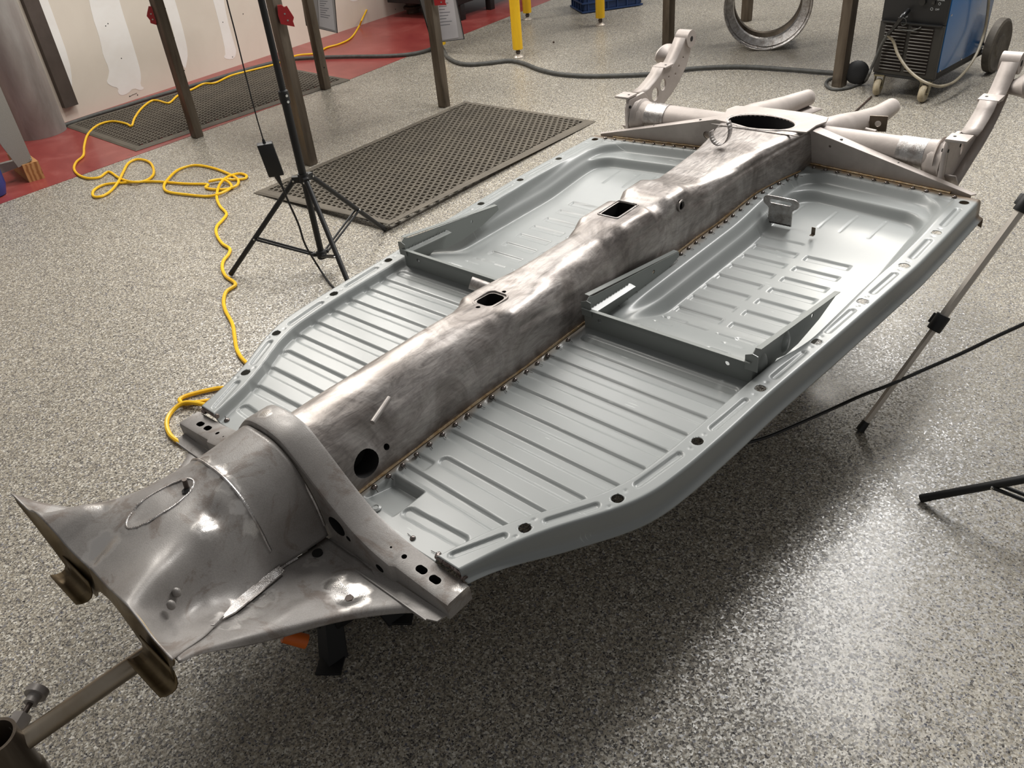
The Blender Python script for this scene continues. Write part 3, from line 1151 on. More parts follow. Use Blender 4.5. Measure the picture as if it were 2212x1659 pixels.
# ground bright fish plate on the visible side
P4 = [HG[i, j] for i, j in ()]
bm = bmesh.new()
fp = [(-.300, -.1235, -.0245), (-.300, -.140, -.0265), (-.36, -.160, -.010), (-.415, -.186, .014), (-.445, -.196, .030), (-.40, -.160, .0085), (-.35, -.138, -.009)]
prism(bm, fp, (0, -.001, .004))
bmobj('weld_fillet', bm, M['shiny'], ch, True, 30, .0012)

# closing panel below the front edge, with the two axle saddles
fe = HG[-1]
nb = []
ys = fe[:, 1]
low = np.interp(np.abs(ys), [0, .035, .065, .085, .14, .198, .215, .25, .29], [.030, .026, .004, -.020, -.024, -.014, .018, .066, .104])
fwd = np.interp(np.abs(ys), [0, .06, .10, .14, .18, .22, .29], [-.004, -.004, -.012, -.014, -.012, -.004, .0])
Rr = []
for t in np.linspace(0, 1, 12):
    row = []
    for (p, lw, fw) in zip(fe, low, fwd):
        row.append((p[0] + .003 - fw * math.sin(t * PI) * 1.2 - .002 * t, p[1] * (1 - .03 * t), p[2] - .002 + (lw - p[2]) * t))
    Rr.append(row)
front = gridobj('front_closing_panel', np.array(Rr), M['cast_dark'], ch, .002, 0)
for y0, y1, sg in ((.092, .200, 1), (-.200, -.092, -1)):
    q = []
    for (xx, zz) in ((-.5335, .006), (-.5350, -.010), (-.5375, -.020), (-.542, -.0265), (-.549, -.0285), (-.558, -.026), (-.566, -.020)):
        q.append([(xx, yy, zz + (.004 if k in (0, 4) else 0)) for k, yy in enumerate(np.linspace(y0, y1, 5))])
    gridobj('axle_saddle', np.array(q), M['cast_dark'], ch, .0025, 0)

# ---- seat frames on each pan: front bar and two wedge rails
def seatframe(s):
    r = empty('seat_frame', (0, 0, 0), 0, ch)
    P0 = M['primer_dark']

    def bar(y0, y1):
        bm = bmesh.new()
        prof = [(.594, -.026), (.594, .030), (.5925, .0325), (.582, .0335), (.582, .0315), (.5905, .0305), (.5915, .029), (.5915, -.024), (.579, -.0245), (.579, -.0265)]
        prism(bm, [(a, s * y0, b) for a, b in prof], (0, s * (y1 - y0), 0))
        o = bmobj('front_bar', bm, P0, r, True, 30)
        boolcut(o, [tool_xh(s * (y0 + .045), .008, .0055), tool_xh(s * (y1 - .055), .008, .0055)])
        return o

    def tool_xh(y, z, rr):
        return lambda bm: prism(bm, [(.56, y + rr * math.cos(2 * PI * i / 12), z + rr * math.sin(2 * PI * i / 12)) for i in range(12)], (.06, 0, 0))
    bar(.102, .528)
    for yy, out in ((.112, 1), (.528, -1)):
        bm = bmesh.new()
        f = lambda x_, z_, d=0: (x_, s * (yy + d), z_)
        pr = [(.592, -.024), (.592, .052), (.602, .058), (.618, .052), (.975, .004), (.978, -.010), (.90, -.030), (.80, -.040), (.74, -.036), (.70, -.022), (.66, -.036), (.62, -.026)]
        prism(bm, [f(a, b) for a, b in pr], (0, s * .0016, 0))
        o = bmobj('seat_rail', bm, P0, r, True, 30)
        boolcut(o, [lambda bm: prism(bm, [(.86 + .005 * math.cos(2 * PI * i / 10), s * yy - .02, .0 + .005 * math.sin(2 * PI * i / 10)) for i in range(10)], (0, .04, 0))])
        bm = bmesh.new()
        for (xa, za, xb, zb) in ((.602, .058, .975, .004),):
            d = s * .013 * out * -1
            prism(bm, [(xa, s * yy, za), (xb, s * yy, zb), (xb, s * yy + d, zb + .001), (xa, s * yy + d, za + .001)], (0, 0, .0016))
        bmobj('rail_lip', bm, P0, o, True, 30)
        if out > 0 or s > 0:
            bm = bmesh.new()
            zb = .020
            teeth = [(.60, zb)]
            for k in range(14):
                xx = .60 + k * .0115
                teeth += [(xx + .004, zb + .004 - .0007 * k), (xx + .0115, zb - .0005 - .0007 * k)]
            top = [(a, s * (yy - out * .004), b + .006) for a, b in teeth]
            bot = [(a, s * (yy - out * -.014), b - .002) for a, b in [(.762, .009), (.60, zb)]]
            prism(bm, [(a, s * (yy + out * .002), b + .004) for a, b in teeth] + [(.762, s * (yy + out * .016), .010), (.60, s * (yy + out * .016), zb)], (0, 0, -.0025))
            bmobj('ratchet_strip', bm, M['primer_dark'], o, True, 30)
        for hx in (.635, .735):
            bm = bmesh.new()
            lathe(bm, [(.0, .0), (.0001, .014), (.012, .012), (.018, .004), (.020, 0)][::-1], axmat((hx, s * yy, .0), (0, s * (1 if out < 0 else -1) * .999, .02)) @ Matrix.Diagonal((1.0, 1.5, .55, 1)), 16)
            bmobj('pressed_dome', bm, P0, o)
        bm = bmesh.new()
        prism(bm, [(.590, s * (yy - .014), .012), (.590, s * (yy + .014), .012), (.590, s * (yy + .014), .050), (.590, s * (yy + .002), .053), (.590, s * (yy - .014), .046)], (-.0018, 0, 0))
        bmobj('rail_end_tab', bm, P0, o, True, 30)
    return r


seatframe(-1)
seatframe(1)

# hooped bracket and small clip on the right well
bm = bmesh.new()
hb = [(1.352, y, z) for y, z in []]
out = []
for k in range(9):
    a = math.radians(90 + 180 * k / 8)
    out.append((-.012 + .0, .0))
ol = []
for cx, a0 in ((.030, -90), (-.030, 90)):
    for k in range(9):
        a = math.radians(a0 + 180 * k / 8)
        ol.append((cx + .013 * math.cos(a), .060 + .013 * math.sin(a)))
ol = [(.028, .0), (.028, .040), (.034, .048)] + ol[1:9] + ol[9:-1] + [(-.034, .048), (-.028, .040), (-.028, 0)]
inner = []
for cx, a0 in ((.022, -90), (-.022, 90)):
    for k in range(7):
        a = math.radians(a0 + 180 * k / 6)
        inner.append((cx + .0065 * math.cos(a), .060 + .0065 * math.sin(a)))
bm.free()
M4 = Matrix.Translation((1.356, -.202, -.058)) @ Matrix.Rotation(math.radians(90), 4, 'Z') @ Matrix.Rotation(math.radians(90), 4, 'X') @ Matrix.Diagonal((1.2, 1.08, 1, 1))
hk = plate('hoop_bracket', [ol, inner[::-1]], .0045, M4, M['shiny'], ch, .0015)
bm = bmesh.new()
q = [(1.3535, -.202 + d, -.0570 + .001 * (k % 2)) for k, d in enumerate(np.linspace(-.034, .034, 15))]
sweep(bm, q, .0018, 5)
bmobj('stitch_weld', bm, M['soot'], ch)
bm = bmesh.new()
box(bm, (1.337, -.310, -.048), (.0015, .011, .022))
box(bm, (1.332, -.310, -.0575), (.012, .011, .0015))
bmobj('cable_clip', bm, M['mill'], ch, bevel=.0004)
# riveted clip at the front of each pan
bm = bmesh.new()
lathe(bm, [(.0, 0), (.010, 0), (.010, .002), (.006, .0045), (.0045, .003), (0.0, .003)], axmat((-.107, -.158, -.021), (0, 0, 1)), 18)
bmobj('rivet', bm, M['primer'], ch)

# ---- rear: gussets, torsion tubes, fork horns
for s in (-1, 1):
    A0, A1, Bp = (1.664, s * .128, -.002), (1.640, s * .140, .108), (1.617, s * .612, .0)
    g = bmesh.new()
    prism(g, [A0, (1.664 - .051, s * .612, -.002), (1.612, s * .612, .004), A1], (.0025, 0, 0))
    gp = bmobj('rear_gusset', g, M['cast'], ch, True, 30)
    boolcut(gp, [lambda bm: prism(bm, [(1.60, s * .205 + .014 * math.cos(2 * PI * i / 20), .046 + .014 * math.sin(2 * PI * i / 20)) for i in range(20)], (.1, 0, 0))] if s > 0 else
            [lambda bm: prism(bm, [(1.60, s * .205 + .004 * math.cos(2 * PI * i / 8), .070 + .004 * math.sin(2 * PI * i / 8)) for i in range(8)], (.1, 0, 0))])
    g = bmesh.new()
    prism(g, [A1, (1.612, s * .612, .004), (1.624, s * .622, .004), (1.676, s * .150, .108)], (0, 0, .0025))
    o = bmobj('gusset_flange', g, M['cast'], gp, True, 30)
    for t in (.18, .55, .8):
        yy = .150 + (.61 - .15) * t
        zz = .108 + (.004 - .108) * t
        xx = 1.655 - .03 * t
        g = bmesh.new()
        cyl(g, (xx, s * yy, zz + .0005), (xx, s * yy, zz + .0032), .0045, n=10)
        bmobj('flange_hole', g, M['inside'], gp)
    g = bmesh.new()
    q = [(1.660 - .105 * (yy - .127), s * yy, .0015 + .001 * rng.rand()) for yy in np.linspace(.135, .56, 60)]
    sweep(g, q, [.003 + .0015 * rng.rand() for _ in q], 6)
    bmobj('seam_bead', g, M['bead'], gp)
    # torsion tube
    g = bmesh.new()
    lathe(g, [(.044, 0), (.044, .30), (.046, .302), (.046, .36), (.048, .385), (.056, .392)], axmat((1.700, s * .10, .060), (0, s, 0)), 36)
    tt = bmobj('torsion_tube', g, M['cast'], ch)
    g = bmesh.new()
    lathe(g, [(.0465, 0), (.0465, .075)], axmat((1.700, s * .385, .060), (0, s, 0)), 36)
    bmobj('ground_sleeve', g, M['shiny'], tt)
    # end casting
    g = bmesh.new()
    lathe(g, [(.047, 0), (.052, .008), (.056, .016), (.058, .040), (.062, .048)], axmat((1.700, s * .462, .050), (0, s, 0)), 10)
    hc = bmobj('torsion_housing', g, M['cast'], ch, bevel=.002)
    M4s = Matrix(((1, 0, 0, 0), (0, 0, s, s * .518), (0, 1, 0, 0), (0, 0, 0, 1)))
    fl_o = [(1.628, -.006), (1.640, .010), (1.640, .095), (1.655, .122), (1.742, .122), (1.760, .100), (1.768, .060), (1.772, .030), (1.810, -.005), (1.826, -.022), (1.818, -.034), (1.775, -.032), (1.750, -.040), (1.690, -.040), (1.655, -.030)]
    plate('housing_flange', [fl_o, circ(1.700, .040, .018)], .012, M4s, M['cast'], hc, .002)
    for (hx, hz) in ((1.655, -.012), (1.652, .100), (1.755, .08), (1.76, -.018)):
        g = bmesh.new()
        cyl(g, (hx, s * .508, hz), (hx, s * .5255, hz), .005, n=10)
        bmobj('flange_hole', g, M['inside'], hc)
    # shock arm: web with holes, flanges, pads, cup
    M4w = Matrix(((1, 0, 0, 0), (0, 0, s, s * .522), (0, 1, 0, 0), (0, 0, 0, 1)))
    upper = [(1.650, .128), (1.742, .118), (1.78, .122), (1.82, .136), (1.855, .152), (1.872, .168), (1.930, .158), (1.96, .178), (1.99, .205), (2.015, .232), (2.03, .240)]
    lower = [(2.055, .215), (2.045, .175), (2.020, .138), (1.975, .098), (1.93, .070), (1.87, .045), (1.81, .026), (1.75, .005), (1.70, -.01), (1.66, .03)]
    hl = [circ(1.762, .070, .023, 24, .025), circ(1.818, .094, .022, 24, .024), circ(1.869, .113, .019, 24, .021), circ(1.905, .130, .005, 10), circ(1.948, .128, .006, 10), circ(1.972, .150, .005, 10), circ(2.0, .172, .005, 10)]
    arm = plate('shock_arm', [upper + lower] + [h_[::-1] for h_ in hl], .007, M4w, M['cast'], ch, .001)
    for nm, seq, wd2 in (('arm_flange', upper[1:], .046), ('arm_flange', lower, .034)):
        g = bmesh.new()
        for (a, b) in zip(seq, seq[1:]):
            v = [g.verts.new((p[0], s * (.519 + dd), p[1])) for p, dd in ((a, 0), (b, 0), (b, wd2), (a, wd2))]
            g.faces.new(v)
        bmesh.ops.remove_doubles(g, verts=g.verts, dist=1e-5)
        o = bmobj(nm, g, M['cast'], arm, True, 50)
        md = o.modifiers.new('t', 'SOLIDIFY')
        md.thickness = .005
        md.offset = 0
    for (px_, pz, tl) in ((1.672, .130, 0), (1.900, .168, 0)):
        g = bmesh.new()
        box(g, (px_, s * .540, pz), (.054, .056, .008))
        o = bmobj('mount_pad', g, M['cast'], arm, bevel=.002)
        g = bmesh.new()
        cyl(g, (px_, s * .528, pz), (px_, s * .528, pz + .0046), .0042, n=12)
        bmobj('pad_hole', g, M['inside'], o)
    g = bmesh.new()
    cyl(g, (2.045, s * .512, .226), (2.045, s * .564, .226), .030, n=24)
    eye = bmobj('shock_eye', g, M['cast'], arm, bevel=.002)
    g = bmesh.new()
    cyl(g, (2.045, s * .5115, .226), (2.045, s * .5645, .226), .009, n=16)
    bmobj('eye_hole', g, M['inside'], eye)
    g = bmesh.new()
    lathe(g, [(.010, 0), (.016, .012), (.024, .026), (.034, .040), (.040, .046), (.038, .050), (.0, .046)], axmat((1.995, s * .530, .165), (.10, s * 1, .22)) @ Matrix.Diagonal((1.35, .85, 1.5, 1)), 28)
    bmobj('bump_stop_cup', g, M['cast'], arm)
    # fork horn with pinched lower seam
    hp_ = catmull([(1.69, s * .085, .065), (1.76, s * .135, .060), (1.86, s * .150, .045), (1.98, s * .158, .022), (2.08, s * .160, .010), (2.16, s * .157, .002), (2.255, s * .150, -.008)], 6)
    g = bmesh.new()
    nr = len(hp_)
    sweep(g, hp_, [float(np.interp(i / (nr - 1), [0, .3, .55, .7, 1], [.048, .046, .041, .034, .029])) for i in range(nr)], 24, False)
    ho = bmobj('frame_horn', g, M['cast'], ch)
    md = ho.modifiers.new('t', 'SOLIDIFY')
    md.thickness = .003
    g = bmesh.new()
    for (a, b) in zip(hp_[5:], hp_[6:]):
        v = [g.verts.new(p) for p in (a + Vector((0, -s * .0, -.030)), b + Vector((0, -s * .0, -.030)), b + Vector((0, s * -.058, -.036)), a + Vector((0, s * -.058, -.036)))]
        g.faces.new(v)
    bmesh.ops.remove_doubles(g, verts=g.verts, dist=1e-5)
    o = bmobj('horn_seam_flange', g, M['cast'], ho, True, 50)
    md = o.modifiers.new('t', 'SOLIDIFY')
    md.thickness = .004
    md.offset = 0
# square tab with a hole on the near horn, pin
M4t = Matrix.Translation((1.952, -.222, .040)) @ Matrix.Rotation(math.radians(-78), 4, 'Z') @ Matrix.Rotation(math.radians(90), 4, 'X')
plate('drilled_tab', [[(-.026, -.024), (.026, -.024), (.026, .024), (-.026, .024)], circ(0, 0, .010)[::-1]], .004, M4t, M['mill'], ch, .0006)
bm = bmesh.new()
cyl(bm, (1.90, -.205, .035), (1.895, -.240, .034), .007, n=14)
bmobj('pin', bm, M['cast'], ch, bevel=.001)
# flat fork crown in front of and behind the opening
bm = bmesh.new()
prism(bm, [(1.560, .146, .1165), (1.560, -.146, .1165), (1.570, -.1, .1165), (1.575, 0, .1165), (1.570, .11, .1165)], (0, 0, .002))
bmobj('crown_plate', bm, M['ground'], ch)
crown = plate('crown_ring', [[(1.66, .150), (1.70, .165), (1.735, .155), (1.750, .09), (1.752, 0), (1.750, -.09), (1.735, -.150), (1.70, -.160), (1.66, -.148), (1.600, -.147), (1.585, -.06), (1.567, .01), (1.585, .07), (1.600, .147)], circ(1.627, .010, .060, 48, .107)[::-1]], .006, Matrix.Translation((0, 0, .1165)), M['cast'], ch, .002)
# box corners where gusset, tunnel and crown meet
for s in (-1, 1):
    bm = bmesh.new()
    q = [(1.648, s * .1345, z) for z in np.linspace(-.0, .108, 14)]
    sweep(bm, q, [.003 + .001 * rng.rand() for _ in q], 6)
    bmobj('corner_bead', bm, M['shiny'], ch)

# ------------------------------------------------------------ rubber mats
def holemat(name, nu, nv, L=1.524, Wd=.914):
    mu = .045
    pu, pv = (L - 2 * mu) / nu, (Wd - 2 * mu) / (nv + .5)
    V, F = [], []
    n = 12
    ro, ri = .0152, .0112
    hx, hy = pu / 2, pv / 2

    def add(vs, fs):
        k = len(V)
        V.extend(vs)
        F.extend([tuple(i + k for i in f) for f in fs])
    for i in range(nu):
        for j in range(nv):
            cx = mu + pu * (i + .5)
            cy = mu + pv * (j + .5 + (.5 if i % 2 else 0))
            vs = []
            an = [2 * PI * k / n for k in range(n)]
            for a in an:      # lattice web between the rings (low)
                m__ = max(abs(math.cos(a)), abs(math.sin(a)))
                vs.append((cx + min(hx * 1.02, .017) * math.cos(a) / m__, cy + hy * math.sin(a) / m__, .0108))
            for r, z in ((ro + .0010, .0112), (ro, .0125), (ri, .0125), (ri, .0008)):
                for a in an:
                    vs.append((cx + r * math.cos(a) * .96, cy + r * math.sin(a), z))
            fs = []
            for q in range(4):
                for k in range(n):
                    fs.append((q * n + k, q * n + (k + 1) % n, (q + 1) * n + (k + 1) % n, (q + 1) * n + k))
            add(vs, fs)
    # bevelled border
    def ringb(o0, z0, o1, z1):
        a = [(o0, o0, z0), (L - o0, o0, z0), (L - o0, Wd - o0, z0), (o0, Wd - o0, z0)]
        b = [(o1, o1, z1), (L - o1, o1, z1), (L - o1, Wd - o1, z1), (o1, Wd - o1, z1)]
        add(a + b, [(k, (k + 1) % 4, 4 + (k + 1) % 4, 4 + k) for k in range(4)])
    ringb(0, .0, 0, .002)
    ringb(0, .002, .012, .0085)
    ringb(.012, .0085, mu + .004, .0095)
    for yy in (mu + .002, Wd - mu - .002):
        pass
    me = bpy.data.meshes.new(name)
    me.from_pydata(V, [], F)
    me.materials.append(M['rubber'])
    return me


matme = holemat('rubber_mat', 47, 24)


def put_mat(name, o, u, v, label):
    u = Vector((u.x, u.y, 0)).normalized()
    v = Vector((v.x, v.y, 0))
    v = (v - u * v.dot(u)).normalized()
    ob = link(bpy.data.objects.new(name, matme))
    w = u.cross(v)
    mt = Matrix((u, v, Vector((0, 0, 1)))).transposed().to_4x4()
    mt.translation = Vector((o.x, o.y, .0002))
    ob.matrix_world = mt
    tag(ob, label, 'floor mat', 'perforated rubber floor mats')
    return ob


A1_, B1_, C1_, D1_ = fl(548.3, 418), fl(851, 507), fl(1294, 265.5), fl(1006, 220)
m1 = put_mat('rubber_mat', A1_, (D1_ - A1_) + (C1_ - B1_), B1_ - A1_, 'perforated rubber floor mat with a turned-up corner beside the tripod stand')
m1.data = matme.copy()
for v in m1.data.vertices:                     # curled corner
    d = math.hypot(v.co.x - 0, v.co.y - .914)
    v.co.z += .034 * max(0, 1 - d / .16) ** 1.6
    d2 = math.hypot(v.co.x - .52, v.co.y - .93)
    v.co.z += .010 * max(0, 1 - d2 / .12) ** 2
    d3 = math.hypot(v.co.x - 1.06, v.co.y - .93)
    v.co.z += .012 * max(0, 1 - d3 / .10) ** 2
m2 = put_mat('rubber_mat', fl(141, 274.5), fl(751, 176) - fl(282, 332.6), fl(282, 332.6) - fl(141, 274.5), 'perforated rubber floor mat lying on the red floor strip along the wall')
m2.location.z = .0018

# ------------------------------------------------------------ steel bench with square legs, nearer the wall
LA, LB, LC, LD = fl(427, 296), fl(672, 355), fl(704, 192), fl(960, 230)
tdir = ((LC - LA) + (LD - LB)).normalized()
tang = math.atan2(tdir.y, tdir.x)


def table(name, legs, side, h, label, grp, mat, topm, ang):
    c = sum((Vector(l) for l in legs), Vector()) / len(legs)
    r = empty(name, c, ang)
    tag(r, label, 'workbench', grp)
    R = Matrix.Rotation(-ang, 4, 'Z')
    loc = [R @ (Vector(l) - c) for l in legs]
    for l in loc:
        bm = bmesh.new()
        box(bm, (l.x, l.y, h / 2 + .001), (side, side, h))
        o = bmobj('leg', bm, mat, r, True, 30, .004)
    xs = [l.x for l in loc]
    ys = [l.y for l in loc]
    bm = bmesh.new()
    box(bm, ((min(xs) + max(xs)) / 2, (min(ys) + max(ys)) / 2, h + .011), (max(xs) - min(xs) + .10, max(ys) - min(ys) + .10, .018))
    bmobj('tabletop', bm, topm, r, True, 30, .002)
    for yy in (min(ys), max(ys)):
        bm = bmesh.new()
        box(bm, ((min(xs) + max(xs)) / 2, yy, h - .03), (max(xs) - min(xs) - side, side * .8, .05))
        bmobj('rail', bm, mat, r, True, 30, .002)
    return r


wbench = table('welding_bench', [LA, LB, LC, LD], .052, .95, 'welding bench on four dark square steel legs beside the wall', 'steel workbenches', M['mill'], M['milldark'], tang)
bm = bmesh.new()
cl_ = Matrix.Rotation(-tang, 4, 'Z') @ (LC - wbench.location)
cyl(bm, (cl_.x - .0, cl_.y - .0268, .135), (cl_.x, cl_.y - .0255, .135), .005, n=10)
bmobj('bolt_hole', bm, M['inside'], wbench)
EE, FF, GG = fl(1443, 100), fl(1812, 186), fl(1612, 45)
HH = FF + (GG - EE) * .62
t2 = (GG - EE).normalized()
table('welding_bench', [EE, FF, GG, HH], .058, .95, 'welding bench on dark square steel legs beside the blue welder', 'steel workbenches', M['mill'], M['milldark'], math.atan2(t2.y, t2.x))

# red welding magnets stuck on the legs
vdir = lambda p: (Vector((p[0], p[1], 0)).normalized().x, Vector((p[0], p[1], 0)).normalized().y)


def cutout(name, poly, base, off, th, mat, parent=None, bevel=.001):
    """flat-sided object whose face stands in the vertical plane at base (moved by off towards the viewer)"""
    n = vdir(base)
    b = Vector((base[0], base[1], 0)) - Vector((n[0], n[1], 0)) * off
    pts = [vp(x, y, b, n) for x, y in poly]
    bm = bmesh.new()
    prism(bm, pts, Vector((n[0], n[1], 0)) * th)
    c = Vector((0, 0, 0))
    return bmobj(name, bm, mat, parent, True, 30, bevel)


for poly, bs, lab in (
        ([(599, 12), (608, 11), (614, 16), (620, 14), (635, 38), (633, 46), (637, 58), (607, 52), (601, 34)], LB, 'red arrow-shaped welding magnet on the bench leg behind the tripod pole'),
        ([(321, 14), (336, 14), (338, 54), (325, 50), (324, 44), (317, 35), (318, 28)], LA, 'red welding magnet half hidden behind the bench leg nearest the steel pipe'),
        ([(935, -12), (962, -12), (962, 6), (965, 11), (939, 12)], LD, 'red welding magnet above the document sleeve on the bench leg by the front mat')):
    o = cutout('welding_magnet', poly, bs, .045 if bs is not LA else -.0, .018, M['red'])
    tag(o, lab, 'magnet', 'red welding magnets')
    for dx, dy in ((.25, .4), (.6, .7)):
        xs_ = [p[0] for p in poly]
        ys_ = [p[1] for p in poly]
        pp = (min(xs_) + (max(xs_) - min(xs_)) * (.3 + dx * .5), min(ys_) + (max(ys_) - min(ys_)) * dy)
        n = vdir(bs)
        b = Vector((bs[0], bs[1], 0)) - Vector((n[0], n[1], 0)) * (.0455 if bs is not LA else .0005)
        q = vp(pp[0], pp[1], b, n)
        bm = bmesh.new()
        cyl(bm, q, q - Vector((n[0], n[1], 0)) * .001, .004, n=10)
        bmobj('rivet', bm, M['chrome'], o)
# document sleeves hanging behind two legs
for poly, pap, bs, lab in (
        ([(902, -14), (933, 93), (1003, 84), (983, -14)], [(942, -10), (949, 88), (991, 81), (978, -10)], LD, 'printed sheet in a black-edged sleeve on the bench leg by the front mat'),
        ([(650, -14), (662, 55), (729, 71), (722, -14)], [(686, -10), (690, 57), (724, 66), (716, -10)], LC, 'printed sheet in a black-edged sleeve on the bench leg at the second mat')):
    o = cutout('document_sleeve', poly, bs, -.042, .004, M['plexi'], None, 0)
    tag(o, lab, 'document', 'document sleeves on the bench legs')
    n = vdir(bs)
    b = Vector((bs[0], bs[1], 0)) + Vector((n[0], n[1], 0)) * .041
    q = [vp(x, y, b, n) for x, y in poly]
    bm = bmesh.new()
    sweep(bm, q + [q[0], q[1]], .0028, 4, False)
    bmobj('sleeve_edge', bm, M['black'], o)
    b2 = Vector((bs[0], bs[1], 0)) + Vector((n[0], n[1], 0)) * .040
    bm = bmesh.new()
    prism(bm, [vp(x, y, b2, n) for x, y in pap], Vector((n[0], n[1], 0)) * .0005)
    bmobj('printed_sheet', bm, M['paper'], o, False)
    b3 = Vector((bs[0], bs[1], 0)) + Vector((n[0], n[1], 0)) * .0395
    bm = bmesh.new()
    (x0, y0), (x1, y1), (x2, y2), (x3, y3) = pap
    for k in range(9):
        t = .10 + k * .07
        lx, ly = x0 + (x1 - x0) * t, y0 + (y1 - y0) * t
        rx, ry = x3 + (x2 - x3) * t, y3 + (y2 - y3) * t
        L_ = .35 + .5 * ((k * 37) % 10) / 10
        a, c_ = (lx + (rx - lx) * .12, ly + (ry - ly) * .12), (lx + (rx - lx) * (.12 + .8 * L_), ly + (ry - ly) * (.12 + .8 * L_))
        prism(bm, [vp(a[0], a[1], b3, n), vp(c_[0], c_[1], b3, n), vp(c_[0], c_[1] + 1.3, b3, n), vp(a[0], a[1] + 1.3, b3, n)], Vector((n[0], n[1], 0)) * .0003)
    bmobj('text_lines', bm, M['ink'], o, False)


# ------------------------------------------------------------ tripod light stands
def tripod(name, c, az, R, hz, label, pole_top=1.7, collar=.65, bt=.60):
    r = empty(name, (c[0], c[1], 0), 0)
    tag(r, label, 'light stand', 'black tripod light stands')
    K = M['black']
    bm = bmesh.new()
    cyl(bm, (0, 0, .06), (0, 0, hz), .0115, n=16)
    cyl(bm, (0, 0, hz), (0, 0, collar), .0140, n=16)
    bmobj('pole', bm, K, r)
    bm = bmesh.new()
    cyl(bm, (0, 0, collar), (0, 0, pole_top), .0112, n=16)
    bmobj('upper_pole', bm, K, r)
    bm = bmesh.new()
    lathe(bm, [(.0165, collar - .020), (.0175, collar - .004), (.0165, collar), (.0175, collar + .003), (.0165, collar + .02), (.012, collar + .024)], None, 20)
    o = bmobj('clamp_collar', bm, K, r)
    for dz in (-.012, .008):
        bm = bmesh.new()
        cyl(bm, (.010, -.015, collar + dz), (.014, -.021, collar + dz), .0045, n=10)
        bmobj('clamp_screw', bm, M['chrome'], o)
    bm = bmesh.new()
    cyl(bm, (0, 0, hz - .022), (0, 0, hz + .008), .021, .018, n=18)
    for a in az:
        ca, sa = math.cos(a), math.sin(a)
        box(bm, (ca * .028, sa * .028, hz - .012), (.026, .018, .022), Matrix.Rotation(a, 3, 'Z'))
    hub = bmobj('hub', bm, K, r)
    bm = bmesh.new()
    lathe(bm, [(.017, .052), (.019, .060), (.019, .078), (.014, .084)], None, 18)
    for a in az:
        box(bm, (math.cos(a) * .022, math.sin(a) * .022, .068), (.020, .013, .014), Matrix.Rotation(a, 3, 'Z'))
    bmobj('lower_hub', bm, K, r)
    for a in az:
        ca, sa = math.cos(a), math.sin(a)
        top = Vector((ca * .036, sa * .036, hz - .014))
        ft = Vector((ca * R, sa * R, .009))
        bm = bmesh.new()
        cyl(bm, top, ft, .0092, n=12)
        lg = bmobj('leg', bm, K, r)
        bm = bmesh.new()
        d = (ft - top).normalized()
        cyl(bm, ft - d * .02, ft, .0098, n=12)
        bmobj('rubber_foot', bm, M['black'], lg)
        mid = top + (ft - top) * bt
        perp = Vector((-sa, ca, 0))
        st_ = Vector((ca * .026, sa * .026, .068))
        bm = bmesh.new()
        for s in (-1, 1):
            cyl(bm, st_ + perp * s * .0075, mid + perp * s * .0095, .0043, n=6)
        bmobj('brace', bm, K, r)
        for q in (mid, top):
            bm = bmesh.new()
            cyl(bm, q - perp * .013, q + perp * .013, .0035, n=8)
            bmobj('rivet', bm, M['chrome'], lg)
    return r


az1 = [math.radians(a) for a in (175.6, 55.5, -64.4)]
tripod('tripod_stand', (-.664, 2.868), az1, .368, .375, 'black tripod light stand with one foot on the perforated mat')
f2 = fl(1988, 1083)
th = math.radians(-36)
c2 = (f2.x + .368 * math.cos(th), f2.y + .368 * math.sin(th))
tripod('tripod_stand', c2, [th + PI, th + PI + 2 * PI / 3, th + PI - 2 * PI / 3], .368, .27, 'black tripod stand reaching one leg in from the right edge', 1.7, .6, .62)

# silver telescopic tripod at the right edge
f1 = fl(1857, 932)
th = math.radians(14.5)
r = empty('silver_tripod', (f1.x + .52 * math.cos(th), f1.y + .52 * math.sin(th), 0))
tag(r, 'silver telescopic tripod with black leg clamps standing beside the floor pan', 'tripod')
top = Vector((0, 0, .80))
for k in range(3):
    a = (th + PI, math.radians(300), math.radians(38))[k]
    ft = Vector((math.cos(a) * .52, math.sin(a) * .52, 0.004))
    hp0 = top + Vector((math.cos(a), math.sin(a), 0)) * .03
    d = (hp0 - ft)
    bm = bmesh.new()
    cyl(bm, ft + d * .02, ft + d * .35, .0085, n=6)
    cyl(bm, ft + d * .35, ft + d * .69, .0112, n=6)
    cyl(bm, ft + d * .69, hp0, .0135, n=6)
    lg = bmobj('leg', bm, M['alu'], r, True, 30)
    bm = bmesh.new()
    dn = d.normalized()
    cyl(bm, ft, ft + dn * .028, .0115, .0098, n=14)
    bmobj('rubber_foot', bm, M['black'], lg)
    for t in (.35, .69):
        bm = bmesh.new()
        q = ft + d * t
        cyl(bm, q - dn * .024, q + dn * .018, .0172, n=14)
        u_, v_, w_2 = frame(dn)
        box(bm, q + u_ * .014, (.014, .020, .026), Matrix((u_, v_, dn)).transposed())
        bmobj('leg_clamp', bm, M['black'], lg, bevel=.001)
bm = bmesh.new()
cyl(bm, (0, 0, .74), (0, 0, .86), .032, n=18)
bmobj('hub', bm, M['black'], r, bevel=.002)

